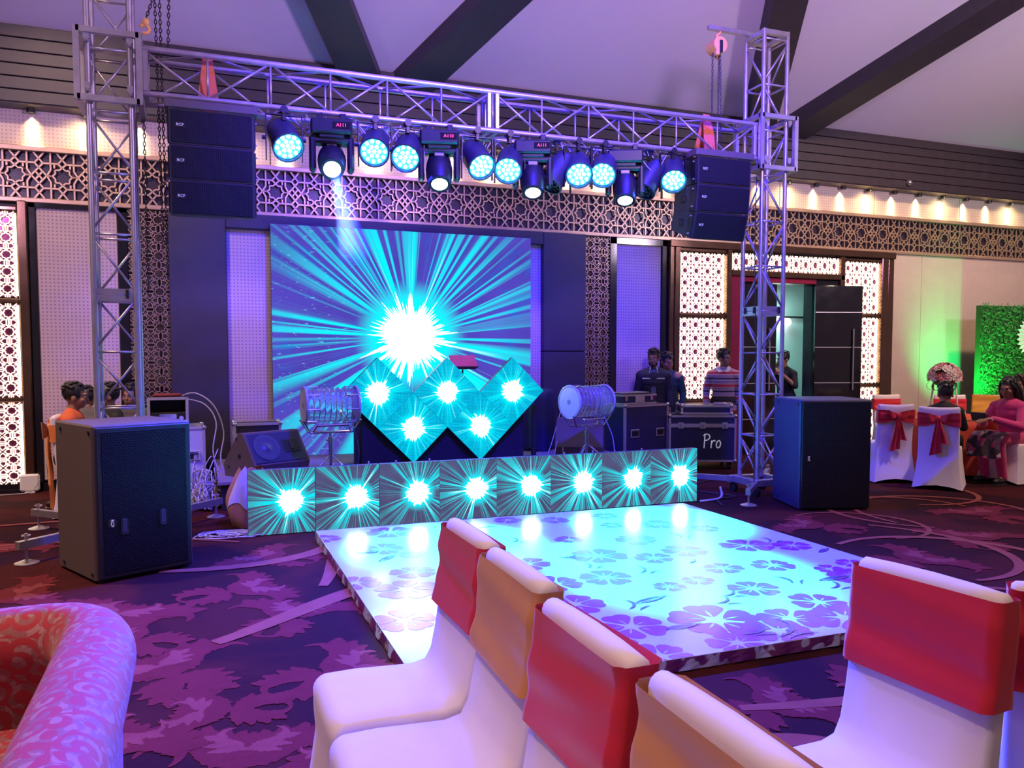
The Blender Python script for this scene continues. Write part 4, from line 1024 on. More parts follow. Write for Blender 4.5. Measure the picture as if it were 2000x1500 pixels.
flight_case('silver flight case on casters behind the left subwoofer', (-.30, 9.92, 0), R(3), .66, .56, .66, .0, white_lam, True, ((.20, .34),), (.24,))
t = thing('amplifier_rack', 'small rack case with an amplifier on top of the silver flight case', 'rack', (-.345, 9.86, .772), R(3))
obj('shell', M().box((0, .18, .17), (.40, .06, .31), .004).box((-.195, 0, .17), (.02, .40, .31)).box((.195, 0, .17), (.02, .40, .31)).box((0, 0, .315), (.40, .40, .02)).box((0, 0, .015), (.40, .40, .02)), black_lam, t)
tr = M()
for sx in (-.195, .195): tr.box((sx, -.2, .165), (.03, .03, .33))
for z_ in (.012, .318): tr.box((0, -.2, z_), (.40, .03, .03))
obj('edge_trim', tr, alu, t)
a = obj('amplifier', M().box((0, -.05, .10), (.36, .28, .13), .006), black_pl, t)
obj('faceplate', M().box((0, -.195, .10), (.18, .012, .10), .006), chrome, a)
for x in (-.135, .135): obj('dial', M().tube((x, -.19, .10), (x, -.215, .10), .024, 12), chrome, a, 40)
t = thing('cloth_bundle', 'folded red cloth strip lying on top of the small rack case', 'cloth', (-.345, 9.84, 1.103)); obj('cloth', M().box((0, 0, .018), (.30, .12, .035), .014), mat('maroon_cloth', (.22, .03, .04), .8), t, True)
flight_case('low black trunk on the stage behind the left stage monitor', (.60, 9.75, .30), R(0), .52, .36, .50, .14, black_lam, False, ((0, .2),))
# ---------------------------------------------------------------- stage monitors
mon_grille = mat('blue_lit_monitor_grille', (.030, .032, .085), .4, 0, .5, 90)  # blue spill from the lamps above is put into the grille colour
def monitor(lab, loc, rz, w=.68):
    t = thing('stage_monitor', lab, 'speaker', loc, rz)
    pf = [(-.27, 0), (.22, 0), (.27, .14), (.06, .46), (-.02, .46), (-.30, .12)]  # (depth to the front, height)
    m = M().prism([(-a, b) for a, b in pf], lambda a, b, q: (q, a, b), -w/2, w/2)
    obj('cabinet', m, box_paint, t)
    p, q = V((0, -.27, .14)), V((0, -.06, .46)); ax = (q-p).normalized(); n = ax.cross(V((1, 0, 0))).normalized()
    if n.y > 0: n = -n
    mm = Mx((V((1, 0, 0)), ax, n)).transposed(); c = (p+q)/2
    e = mm.to_euler()
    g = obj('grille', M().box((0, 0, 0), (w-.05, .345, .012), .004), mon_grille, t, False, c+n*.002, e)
    obj('woofer', M().lathe([(.145, .006), (.150, .012), (.135, .016), (.10, .004+.005), (.04, .009), (.03, .017), (.012, .019)], 28, (-.13, 0, .0)), mat('speaker_cone', (.06, .07, .13), .35), g, 40)
    obj('horn', M().box((.17, 0, .008), (.20, .15, .006), .002).box((.17, .0, .014), (.03, .10, .014), .004), black_pl, g)
    for s in (-1, 1):
        obj('handle_hole', M().tube((s*(w/2), .0, .22), (s*(w/2+.004), .0, .22), .026, 14), black_pl, t)
        for yy, zz in ((.05, .40), (.20, .1)): obj('screw', M().tube((s*w/2, yy, zz), (s*(w/2+.006), yy, zz), .014, 8), black_pl, t)
    return t
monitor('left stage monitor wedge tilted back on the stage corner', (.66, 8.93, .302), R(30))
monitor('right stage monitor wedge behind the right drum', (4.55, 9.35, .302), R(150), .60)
# covered gear beside the video wall
blue_cl = mat('dark_blue_cover', (.018, .022, .075), .7, 0, .3, 14)
t = thing('covered_gear', 'gear stack under a dark blue draped cover right of the video wall', 'cover', (4.20, 9.98, .30))
def drape(u, v):
    a = u*2*math.pi; r = .20+.03*math.sin(3*a)+.022*math.sin(9*a+2)*(1-v); k = 1-.0*v
    if v > .8: k = math.sqrt(max(0, 1-((v-.8)/.2)**2))
    return (r*k*1.25*math.cos(a), r*k*math.sin(a), .02+.74*min(v, .8)/.8+.05*math.sin((v-.8)/.2*1.57)*(v > .8)+.02*math.sin(5*a))
obj('drape', M().grid(drape, 64, 16), blue_cl, t, True)
obj('gear_box', M().box((0, 0, .35), (.30, .22, .68)), black_lam, t)
# ---------------------------------------------------------------- acrylic drums on stands
ak = N('clear_acrylic'); ak.setp(Base_Color=(.85, .86, .95), Roughness=.08, Transmission_Weight=.82, IOR=1.25); ak.setp(Coat_Weight=.4); acr = ak.m
skin_head = mat('milky_drum_head', (.60, .70, .74), .35, 0, .06, 9)
def drum(lab, loc, rz, slab):
    t = thing('drum', lab, 'drum', loc, rz); rt_ = Mx.Rotation(R(90), 3, 'Y'); L = .27; r = .175
    pr = [(r-.006, -L)]
    for i in range(25):
        x = -L+i*2*L/24; pr.append((r+.005*math.sin(i*2.1), x))
    pr += [(r-.006, L)]
    obj('shell', M().lathe(pr, 32, (0, 0, 0), rt_), acr, t, True)
    for i in range(8):
        x = -.20+i*.057
        a = [R(k*15) for k in range(24)]
        obj('wire_ring', M().path([(x, (r+.008)*math.cos(q), (r+.008)*math.sin(q)) for q in a], .0045, 5, False, True), chrome, t, True)
    for s in (-1, 1):
        a = [R(k*15) for k in range(24)]
        obj('hoop', M().path([(s*L, (r+.016)*math.cos(q), (r+.016)*math.sin(q)) for q in a], .014, 8, False, True), mat('clear_hoop', (.55, .55, .66), .2, .3), t, True)
        h = obj('drum_head', M().lathe([(r+.004, 0), (r, .012), (.02, .014)], 32, (s*L, 0, 0), Mx.Rotation(R(90*s), 3, 'Y')), skin_head, t, 40)
        obj('head_patch', M().lathe([(.03, .0145), (.028, .017)], 16, (s*L, 0, 0), Mx.Rotation(R(90*s), 3, 'Y')), mat('grey_patch', (.25, .32, .38), .5), h)
        for k in range(8):
            q = R(k*45+10); y, z_ = (r+.022)*math.cos(q), (r+.022)*math.sin(q)
            obj('lug', M().tube((s*(L+.01), y, z_), (s*(L-.13), y, z_), .005, 6).box((s*(L-.12), y*.97, z_*.97), (.035, .016, .016), .003), chrome, t)
    s_ = thing('drum_stand', slab, 'stand', (loc[0], loc[1], .302), rz); zt = loc[2]-.302
    m = M(); yy = .10
    for sy in (-1, 1):
        m.path([(-.30, sy*yy, zt-.155), (-.22, sy*yy*.6, zt-.285), (.22, sy*yy*.6, zt-.285), (.30, sy*yy, zt-.155)], .010, 8)
    m.tube((-.16, -yy*1.2, zt-.205), (.16, -yy*1.2, zt-.205), .016).tube((-.16, -.12, zt-.205), (-.20, -.06, zt-.285), .008).tube((.16, -.12, zt-.205), (.20, -.06, zt-.285), .008)
    m.box((0, 0, zt-.287), (.10, .14, .014), .003)
    obj('cradle', m, chrome, s_, 40)
    obj('pole', M().tube((0, 0, .05), (0, 0, zt-.28), .016, 10).tube((0, 0, .2), (0, 0, .34), .022, 10), chrome, s_, 40)
    obj('collar', M().tube((0, 0, zt-.40), (0, 0, zt-.34), .028, 12).tube((-.05, 0, zt-.37), (.04, 0, zt-.37), .009), chrome, s_, 40)
    for a in (80, 200, 320): obj('leg', M().tube((0, 0, .22), (.24*math.cos(R(a)), .24*math.sin(R(a)), .012), .010, 8), chrome, s_, True)
drum('clear acrylic drum at the left in front of the video wall', (1.275, 8.62, 1.045), R(4), 'chrome stand of the left acrylic drum')
drum('clear acrylic drum at the right, its milky head turned to the front', (4.28, 8.62, 1.02), R(16), 'chrome stand of the right acrylic drum')
# ---------------------------------------------------------------- cables, bundles, small things
def cable(lab, pts, r, mt, grp=None):
    t = thing('cable', lab, 'cable', (0, 0, 0), 0, grp); obj('cord', M().path(smooth_path(pts, 5), r, 6), mt, t, True); return t
cable('pale cable arching down from the small rack case', [(-.22, 9.86, 1.10), (-.05, 9.80, 1.14), (.14, 9.7, 1.0), (.24, 9.7, .7), (.20, 9.6, .4), (.28, 9.5, .1), (.30, 9.3, .02)], .008, wire_w)
cable('second pale cable hanging from the small rack case', [(-.18, 9.84, 1.08), (.04, 9.72, 1.02), (.16, 9.6, .82), (.12, 9.5, .5), (.2, 9.4, .2), (.22, 9.2, .02)], .007, wire_w)
rc = random.Random(9); m = M()
for k in range(60):
    c0 = V((.03+rc.uniform(-.08, .08), 9.05+rc.uniform(-.35, .35), .02)); pts = []
    h_ = rc.uniform(.05, .62)*rc.random()**.6
    for q in range(7): pts.append((c0.x+rc.uniform(-.12, .09), c0.y+rc.uniform(-.2, .2), max(.01, .015+h_*rc.random())))
    m.path(smooth_path(pts, 4), .006, 5)
t = thing('cable_tangle', 'heap of tangled pale cables left of the stage monitor', 'cables', (0, 0, 0)); tag(obj('cords', m, wire_w, t, True), kind='stuff')
m = M()
for k in range(13):
    a0 = rc.uniform(0, 6); cx, cy = .16+rc.uniform(-.12, .14), 7.33+rc.uniform(-.12, .15); rx, ry = rc.uniform(.08, .26), rc.uniform(.06, .14)
    m.path([(cx+rx*math.cos(a0+i*.45), cy+ry*math.sin(a0+i*.45), .008+.012*rc.random()) for i in range(rc.randint(7, 14))], .0045, 5)
t = thing('cable_tangle', 'loops of thin cable on the carpet left of the LED tile row', 'cables', (0, 0, 0)); tag(obj('cords', m, wire_w, t, True), kind='stuff')
cable('cable hanging below the left drum', [(1.50, 8.55, .80), (1.55, 8.5, .55), (1.48, 8.42, .36), (1.30, 8.4, .315), (1.0, 8.5, .31)], .006, wire_b)
cable('cable dropping from the right drum to the stage', [(4.45, 8.5, .84), (4.56, 8.5, .6), (4.58, 8.45, .34), (4.7, 8.5, .31), (4.9, 8.58, .31)], .006, wire_w)
for i, dx in enumerate((0, .05, .11)): cable(['leftmost of the three pale cables slanting down from the covered gear', 'middle of the three pale cables slanting down from the covered gear', 'rightmost of the three pale cables slanting down from the covered gear'][i], [(4.40+dx, 9.62, .86), (4.26+dx, 9.45, .66), (4.06+dx*1.6, 9.2, .42), (3.86+dx*2, 8.95, .32), (3.5+dx, 8.8, .31)], .006, wire_w)
cable('black cable snaking over the carpet by the right outrigger', [(5.05, 7.0, .008), (5.2, 7.3, .008), (5.5, 7.4, .008), (5.3, 7.9, .008), (5.6, 8.3, .008), (6.2, 8.6, .008)], .009, wire_b)
cable('pale strap lying on the carpet by the right outrigger', [(4.95, 7.25, .012), (5.2, 7.3, .012), (5.4, 7.5, .012), (5.7, 7.95, .012)], .014, wire_w)
cable('thin dark cable hanging down the right truss tower', [(5.72, 7.40, 3.5), (5.70, 7.38, 2.6), (5.72, 7.36, 1.6), (5.70, 7.34, .7), (5.6, 7.2, .02)], .006, wire_b)
# wiring loom under the beam
m = M()
for k in range(46):
    x = rc.uniform(.55, 4.75); L_ = rc.uniform(.15, .5); y = rc.uniform(7.38, 7.64)
    m.path(smooth_path([(x, y, 3.68), (x+L_*.3, y+.02, 3.60-rc.random()*.07), (x+L_*.6, y-.02, 3.55-rc.random()*.12), (x+L_, y, 3.66)], 4), .005 if k % 3 else .008, 5)
t = thing('wiring_loom', 'tangled cables slung under the truss beam between the lights', 'cables', (0, 0, 0)); tag(obj('cords', m, wire_w, t, True), kind='stuff')
t = thing('cloth_sack', 'orange and white cloth bundle leaning at the left end of the LED tile row', 'cloth bundle', (.42, 7.75, 0))
def sack(u, v, g=0., a0=0., a1=6.2832):
    a = a0+(a1-a0)*u; h = .06+.88*v; k = math.sin(math.pi*(.10+.84*h))**.55*(1-.32*h)*(1+.10*math.sin(2*a+1)+.07*math.sin(5*a+7*h)+.045*math.sin(11*a-5*h))
    return ((.225*k+g)*math.cos(a), (.19*k+g)*math.sin(a), .53*v+.02*math.sin(3*a)*v)
obj('bundle', M().grid(sack, 60, 18), tan_m, t, True)
obj('wrap', M().grid(lambda u, v: sack(u, .36+.62*v+.10*math.sin(u*5), .008, -2.75, -1.5), 16, 12), cover_m, t, True)
t = thing('wifi_box', 'white square box standing on the floor against the wall at left', 'box', (-1.83, 10.52, .0)); obj('case', M().box((0, 0, .115), (.20, .05, .20), .02), white_pl, t)
obj('foot', M().box((0, 0, .008), (.1, .07, .016)), white_pl, t)
cable('thin cable from the white box along the wall', [(-1.72, 10.46, .16), (-1.80, 10.44, .03), (-1.95, 10.42, .008), (-2.4, 10.40, .008)], .005, wire_w)
for i, (x, y, dx, dy) in enumerate(()): pass
# ---------------------------------------------------------------- round table, flowers, hedge
red_cl = mat('red_orange_cloth', (.62, .075, .035), .75, 0, .12, 9)
TX, TY = 9.42, 8.12
t = thing('banquet_table', 'round table under a red cloth among the guests at right', 'table', (TX, TY, 0))
obj('tabletop', M().lathe([(.74, .715), (.75, .725), (.75, .738), (.74, .742)], 40), black_lam, t); obj('pedestal', M().tube((0, 0, .0), (0, 0, .72), .05, 10).lathe([(.3, 0), (.28, .03), (.05, .05)], 20), black_lam, t)
def tcl(u, v):
    a = u*2*math.pi
    if v < .4: return (.77*v/.4*math.cos(a), .77*v/.4*math.sin(a), .748)
    k = (v-.4)/.6; r = .77+.06*k+.03*k*math.sin(a*16); return (r*math.cos(a), r*math.sin(a), .748-.70*k)
tag(obj('tablecloth', M().grid(tcl, 128, 12), red_cl, None, True, (TX, TY, 0)), 'red orange cloth draped over the round table at right', 'tablecloth')
t = thing('flower_centrepiece', 'tall centrepiece of pink and white flowers on the round table', 'flowers', (TX, TY, .752))
glass_m = mat('frosted_stem', (.75, .75, .7), .2, 0, .05, 9)
obj('stem', M().lathe([(.10, 0), (.10, .012), (.02, .03), (.016, .40), (.05, .46), (.09, .48)], 20), glass_m, t, 40)
fcol = [mat('white_blossom', (.80, .68, .62), .7), mat('pink_blossom', (.75, .40, .42), .7), mat('deep_red_blossom', (.40, .03, .05), .7)]
leafm = mat('leaf_green', (.05, .14, .04), .6)
rfl = random.Random(4)
def blossom(c, n, r):
    m = M(); n = V(n).normalized(); q = n.to_track_quat('Z', 'Y').to_matrix()
    for ring, (k, rr, el) in enumerate(((7, 1, .35), (6, .7, .8), (4, .42, 1.15))):
        for i in range(k):
            a = 2*math.pi*i/k+ring*.5
            P = lambda s, w: V(c)+q @ V(((s*rr*r*math.cos(el))*math.cos(a+w), (s*rr*r*math.cos(el))*math.sin(a+w), s*rr*r*math.sin(el)))
            m.add([P(.05, 0), P(.6, -.5), P(1.05, -.28), P(1.12, 0), P(1.05, .28), P(.6, .5)], [(0, 1, 2, 3), (0, 3, 4, 5)])
    return m
for i in range(62):
    ph = math.acos(1-rfl.random()*1.02); th = i*2.399; d = V((math.sin(ph)*math.cos(th), math.sin(ph)*math.sin(th), math.cos(ph)))
    obj('blossom', blossom(d*.0+V((d.x*.19, d.y*.19, .50+d.z*.19)), d, .060), fcol[(0, 0, 1, 0, 2, 1, 0)[i % 7]], t)
m = M().ell((0, 0, .52), (.17, .17, .14), 16, 8); obj('foliage', m, leafm, t, True)
for a in range(0, 360, 60):
    c_, s_ = math.cos(R(a)), math.sin(R(a))
    obj('leaf_loop', M().grid(lambda u, v: ((.15+.07*math.sin(math.pi*2*u))*c_-(v-.5)*.03*s_, (.15+.07*math.sin(math.pi*2*u))*s_+(v-.5)*.03*c_, .40-.06*math.cos(math.pi*2*u)), 14, 2), leafm, t, True)
for a in (40, 160, 280): obj('ribbon_strand', M().path([(.15*math.cos(R(a)), .15*math.sin(R(a)), .42), (.18*math.cos(R(a)), .18*math.sin(R(a)), .2), (.2*math.cos(R(a)), .2*math.sin(R(a)), .01)], .012, 6), fcol[0], t, True)
t = thing('hedge_backdrop', 'artificial green hedge wall standing at the far right edge', 'hedge', (13.45, 9.86, 0))
obj('board', M().box((0, .0, 1.20), (2.6, .08, 2.40)), mat('hedge_board', (.02, .10, .02), .8), t)
m = M()
for i in range(5200):
    x, z_ = rfl.uniform(-1.3, 1.3), rfl.uniform(.01, 2.41); a = rfl.uniform(0, 6.28); l = rfl.uniform(.04, .07); tx = rfl.uniform(-.02, .02)
    y = -.045-rfl.random()*.02; c_, s_ = math.cos(a)*l, math.sin(a)*l
    m.add([(x, y, z_), (x+c_*.5-s_*.25, y-.018, z_+s_*.5+c_*.25), (x+c_, y-.03+tx, z_+s_), (x+c_*.5+s_*.25, y-.018, z_+s_*.5-c_*.25)], [(0, 1, 2, 3)])
tag(obj('hedge_leaves', m, mat('hedge_leaf', (.035, .20, .035), .55, 0, .5, 40), t), kind='stuff')
m = M()
for i in range(26):
    a = 2*math.pi*i/26; b_ = 2*math.pi*(i+1)/26
    m.add([(0, -.10, 1.88), (.30*math.cos(a), -.115, 1.88+.30*math.sin(a)), (.36*math.cos((a+b_)/2), -.10, 1.88+.36*math.sin((a+b_)/2)), (.30*math.cos(b_), -.115, 1.88+.30*math.sin(b_))], [(0, 1, 2, 3)])
m.add([(.28*math.cos(R(a)), -.085, 1.88+.28*math.sin(R(a))) for a in range(0, 360, 15)], [tuple(range(24))])
obj('paper_rosette', m, mat('white_paper', (.8, .85, .8), .7), t, False, (-.15, 0, 0))
lamp('SPOT', 'green_floodlight', (11.85, 9.48, .95), (.0, 1, .22), 190, (12.6, 10.6, 1.9), .03, 110, 1)
lamp('SPOT', 'green_floodlight', (11.9, 8.2, .3), (.0, 1, .16), 110, (13.1, 9.8, 1.3), .05, 80, .8)
banquet_chair('white chair with a red back panel, left of the flowers, beyond the round table', 9.75, 9.25, R(-15), far_cover, red_m, False, 0, 21, far)
banquet_chair('white chair with a red back panel behind the flower centrepiece', 10.48, 8.88, R(-40), far_cover, red_m, False, 0, 22, far)
banquet_chair('white chair with a yellow sash near the hedge wall', 11.0, 8.75, R(-60), far_cover, yellow_m, True, 0, 23, far)
banquet_chair('white chair with an orange sash to the right of the yellow one', 11.5, 8.45, R(-70), far_cover, orange_m, True, 0, 24, far)
banquet_chair('white chair with an orange bow at the left behind the left subwoofer', -1.05, 8.90, R(90), near_cover, orange_m, False, 1.7, 25)
# ---------------------------------------------------------------- people
def cap(m, p, q, r1, r2):
    p, q = V(p), V(q); m.ell(p, (r1, r1, r1), 12, 8); m.ell(q, (r2, r2, r2), 12, 8); m.path([p, p.lerp(q, .5), q], [r1, (r1+r2)/2*1.02, r2], 12)
def fuse(m, mt, name, vox=.009, it=4):
    me = m.mesh(name, [mt]); o = bpy.data.objects.new(name, me); C.objects.link(o)
    r = o.modifiers.new('r', 'REMESH'); r.mode = 'VOXEL'; r.voxel_size = vox
    s = o.modifiers.new('s', 'SMOOTH'); s.iterations = it; s.factor = .5
    bpy.context.view_layer.update()
    n = bpy.data.meshes.new_from_object(o.evaluated_get(bpy.context.evaluated_depsgraph_get())); n.name = name
    bpy.data.objects.remove(o); n.materials.clear(); n.materials.append(mt); shade(n, True); return n
skin_k = N('brown_skin'); skin_k.setp(Base_Color=skin_k.mix(skin_k.noise(skin_k.oco(), 30, 2), (.26, .125, .080), (.32, .16, .105)), Roughness=.5, Subsurface_Weight=.05); skin = skin_k.m
hair_k = N('black_hair'); hair_k.setp(Base_Color=hair_k.mix(hair_k.noise(hair_k.oco(), 90, 3), (.006, .005, .006), (.020, .016, .016)), Roughness=.42); hair_m = hair_k.m
hair_k.bump(hair_k.noise(hair_k.oco(), 120, 3), .6, .004)
eye_w = mat('eye_white', (.6, .58, .56), .3); eye_d = mat('iris', (.015, .01, .01), .2); lip = mat('lips', (.26, .08, .075), .5)
def hand(m, w, d, n, s, curlup=.5, sc_=1.):
    d, n = V(d).normalized(), V(n).normalized(); w = V(w); a = d.cross(n).normalized()
    mm = Mx((a, d, n)).transposed(); m.ell(w+d*.045*sc_, (.040*sc_, .052*sc_, .018*sc_), 10, 6, mm)
    for i, L in enumerate((.060, .070, .066, .052)):
        b = w+d*.085*sc_+a*(-.030+.020*i)*sc_
        k = b+(d*math.cos(curlup*.6)-n*math.sin(curlup*.6))*L*.55*sc_; e = k+(d*math.cos(curlup*1.6)-n*math.sin(curlup*1.6))*L*.55*sc_
        cap(m, b, k, .0095*sc_, .009*sc_); cap(m, k, e, .009*sc_, .0075*sc_)
    b = w+d*.030*sc_-a*s*.034*sc_; k = b+(d*.6-a*s*.6-n*.3).normalized()*.036*sc_; e = k+(d*.9-a*s*.1-n*.4).normalized()*.030*sc_
    cap(m, b, k, .012*sc_, .0105*sc_); cap(m, k, e, .0105*sc_, .009*sc_)
def head_parts(m, T):
    add = lambda c, d: m.ell(T @ V(c), d, 16, 10, T.to_3x3())
    add((0, .010, .025), (.076, .096, .100)); add((0, -.030, -.045), (.060, .066, .072)); add((0, -.052, -.088), (.032, .034, .026))
    add((0, -.086, .022), (.052, .020, .020)); add((0, -.100, -.012), (.0125, .016, .030)); add((0, -.112, -.034), (.016, .013, .012))
    for s in (-1, 1): add((s*.079, .008, -.015), (.011, .022, .033)); add((s*.042, -.066, -.030), (.026, .024, .024))
    add((0, -.089, -.066), (.024, .012, .012))
def figure(name_label, loc, rz, P, top, bottom, sleeve='long', head=(0, 0, 0), hairstyle='short', beard=False, shoe=None, vox=.0095, collar=None, build=1., hem=0):
    """P: joints in the figure's own frame (facing -Y)"""
    t = thing('person', name_label, 'person', loc, rz)
    b = build; sk = M(); tp = M(); bt = M()
    H = V(P['head']); T = Mx.Translation(H) @ Mx.Rotation(R(head[2]), 4, 'Z') @ Mx.Rotation(R(head[0]), 4, 'X') @ Mx.Rotation(R(head[1]), 4, 'Y')
    head_parts(sk, T); nk = V(P['neck']); cap(sk, nk, H+V((0, .012, -.06)), .056, .052)
    pel, ch = V(P['pelvis']), V(P['chest'])
    for m, g in ((sk, 0), (tp, .014)):
        up = (ch-pel).normalized(); q = up.to_track_quat('Z', 'Y').to_matrix()
        ax = (V(P['shL'])-V(P['shR'])).normalized(); yy = up.cross(ax).normalized(); ax = yy.cross(up); fr = Mx((ax, yy, up)).transposed()
        for k, (wx, wy) in enumerate(((.150, .105), (.142, .100), (.140, .098), (.150, .105), (.165, .110), (.150, .098))):
            c = pel.lerp(ch+up*.12, k/5); m.ell(c, (wx*b+g, wy*b+g, .10+g), 16, 8, fr)
        sL, sR = V(P['shL']), V(P['shR'])
        cap(m, sL, sR, .062*b+g, .062*b+g); cap(m, nk, ch+up*.10, .056+g*.4, .09)
        cap(m, nk+V((0, .01, -.01)), sL, .042+g, .058*b+g); cap(m, nk+V((0, .01, -.01)), sR, .042+g, .058*b+g)
        for s in 'LR':
            sh, el, wr = V(P['sh'+s]), V(P['el'+s]), V(P['wr'+s])
            if m is sk or sleeve != 'none':
                cap(m, sh, el, .054*b+g, .042*b+g)
                if m is sk or sleeve == 'long': cap(m, el, el.lerp(wr, .96 if m is tp else 1), .041*b+g, .029*b+g*.8)
    if hem: tp.ell(pel-V((0, 0, hem)), (.205*b, .170*b, .14), 16, 8)
    for m, g in ((sk, 0), (bt, .014)):
        m.ell(pel, (.155*b+g, .115*b+g, .12+g), 16, 8)
        for s in 'LR':
            hp, kn, an = V(P['hp'+s]), V(P['kn'+s]), V(P['an'+s])
            cap(m, hp, kn, .085*b+g, .055*b+g); cap(m, kn, an, .054*b+g, .037*b+g*1.3)
            if m is sk: cap(m, an, V(P['to'+s]), .035, .028)
    for s, sg in (('L', 1), ('R', -1)):
        d = V(P['wr'+s])-V(P['el'+s]); n = P.get('pn'+s, (sg, 0, 0)); d2 = P.get('hd'+s, d)
        hand(sk, P['wr'+s], d2, n, sg, P.get('cu'+s, .5))
    put('body', fuse(sk, skin, 'body', vox), t); g = put('top', fuse(tp, top, 'top', vox, 5), t); put('trousers', fuse(bt, bottom, 'trousers', vox*1.2, 5), t)
    for s in 'LR':
        an, to = V(P['an'+s]), V(P['to'+s]); d = (to-an); d.z = 0; d.normalize(); m = M(); a = V((-d.y, d.x, 0)); fr = Mx((a, d, V((0, 0, 1)))).transposed()
        c = an+d*.07; c.z = min(an.z, to.z)+.0
        m.ell(c+V((0, 0, .005)), (.046, .135, .045), 14, 8, fr); m.ell(an+V((0, 0, .0)), (.046, .055, .065), 12, 8)
        s_ = put('shoe', fuse(m, shoe or black_pl, 'shoe', .010, 2), t)
        so = M(); so.box((0, 0, 0), (.085, .27, .024), .008, fr); obj('sole', so, white_pl if shoe else black_pl, s_, False, c+V((0, 0, -.034)))
    hd = bpy.data.objects.new('face', None)
    def hp_(name, c, d, mt): m = M(); m.ell(T @ V(c), d, 12, 8, T.to_3x3()); return obj(name, m, mt, t, True)
    for s in (-1, 1):
        hp_('eye', (s*.031, -.0875, .002), (.0145, .009, .0085), eye_w); hp_('iris', (s*.031, -.0945, .002), (.0068, .004, .0072), eye_d)
        hp_('eyebrow', (s*.033, -.098, .024), (.021, .008, .0048), hair_m)
    hp_('mouth', (0, -.0985, -.066), (.022, .006, .0075), lip)
    hm = M(); Rt = T.to_3x3(); rh = random.Random(len(name_label))
    if hairstyle:
        src = M().ell((0, .018, .040), (.087, .104, .100), 36, 24)
        keep = []
        for f in src.f:
            if len(f) != 4: continue
            c = sum((V(src.v[i]) for i in f), V())/4
            if (c.y < -.045 and c.z < .068) or (c.y < .012 and c.z < -.012) or c.z < -.055: continue
            keep.append(f)
        vs = [T @ (V(p)*(1+.030*math.sin(p[0]*90+p[2]*70)*math.sin(p[1]*80))) for p in src.v]
        hm.add(vs, keep)
        inner = [T @ V((p[0]*.93, (p[1]-.018)*.93+.018, (p[2]-.04)*.93+.04)) for p in src.v]; hm.add(inner, [f[::-1] for f in keep])
        for k in range(26 if hairstyle != 'long' else 12):  # locks that break up the outline
            a = rh.uniform(0, 6.28); e = rh.uniform(.25, 1.4); c = V((.082*math.cos(a)*math.cos(e), .018+.100*math.sin(a)*math.cos(e), .045+.098*math.sin(e)))
            if c.y < -.05 and c.z < .075: continue
            hm.ell(T @ c, (.028, .032, .018), 8, 5, Rt)
        if hairstyle == 'long':
            for k in range(9):
                x = -.075+.15*k/8; hm.path([T @ V((x, .06+.03*(1-abs(x)/.08), .06)), T @ V((x*1.15, .105, -.06)), T @ V((x*1.2, .125, -.19)), T @ V((x*1.0, .120, -.33)), T @ V((x*.7, .11, -.40))], [.03, .036, .036, .030, .012], 8)
            for s in (-1, 1): hm.path([T @ V((s*.06, -.05, .085)), T @ V((s*.088, -.01, .01)), T @ V((s*.092, .03, -.09)), T @ V((s*.09, .06, -.22))], [.016, .024, .026, .014], 8)
        obj('hair', hm, hair_m, t, True)
    if beard:
        m = M(); 
        for c, d in (((0, -.060, -.092), (.040, .034, .026)), ((-.048, -.035, -.070), (.020, .034, .028)), ((.048, -.035, -.070), (.020, .034, .028)), ((0, -.104, -.0535), (.026, .007, .0055))): m.ell(T @ V(c), d, 12, 8, Rt)
        obj('beard', m, hair_m, t, True)
    if collar:
        m = M(); 
        for s in (-1, 1): m.add([nk+V((s*.080, .03, .030)), nk+V((s*.060, -.070, .022)), nk+V((s*.012, -.118, -.055)), nk+V((s*.065, -.128, -.065)), nk+V((s*.112, -.03, -.005))], [(0, 1, 2, 3, 4)])
        obj('collar', m, collar, g)
    return t, g, T
def stand(h=1.66, lean=0, arms=None):
    k = h/1.70
    P = dict(pelvis=(0, .0, .93*k), chest=(0, .0-lean, 1.17*k), neck=(0, .01-lean*1.4, 1.42*k), head=(0, -.015-lean*1.6, 1.565*k), shL=(.175, .0-lean*1.3, 1.305*k), shR=(-.175, .0-lean*1.3, 1.305*k),
             elL=(.225, .03-lean, 1.09*k), elR=(-.225, .03-lean, 1.09*k), wrL=(.235, -.04-lean, .86*k), wrR=(-.235, -.04-lean, .86*k), hpL=(.085, 0, .90*k), hpR=(-.085, 0, .90*k), knL=(.10, -.02, .49*k), knR=(-.10, -.02, .49*k),
             anL=(.11, .02, .085), anR=(-.11, .02, .085), toL=(.12, -.10, .04), toR=(-.12, -.10, .04))
    P.update(arms or {}); return P
def sit(k=1., lean=.0, arms=None, feet=-.45):
    P = dict(pelvis=(0, .02, .56), chest=(0, .02-lean*.6, .56+.25*k), neck=(0, .02-lean, .56+.46*k), head=(0, -.005-lean*1.1, .56+.60*k), shL=(.17*k, .02-lean*.9, .56+.365*k), shR=(-.17*k, .02-lean*.9, .56+.365*k),
             elL=(.22*k, -.06-lean, .56+.16*k), elR=(-.22*k, -.06-lean, .56+.16*k), wrL=(.14, -.27-lean, .62), wrR=(-.14, -.27-lean, .62), hpL=(.09, 0, .54), hpR=(-.09, 0, .54), knL=(.11, -.40, .54), knR=(-.11, -.40, .54),
             anL=(.11, feet, .085), anR=(-.11, feet, .085), toL=(.12, feet-.12, .04), toR=(-.12, feet-.12, .04))
    P.update(arms or {}); return P
navy = mat('navy_jacket', (.016, .018, .045), .7, 0, .2, 20, .1); blackc = mat('black_clothing', (.010, .010, .013), .75, 0, .2, 20, .1)
denim = mat('dark_trousers', (.020, .022, .035), .8, 0, .2, 20); teal = mat('teal_jacket', (.012, .045, .070), .7, 0, .2, 20, .1)
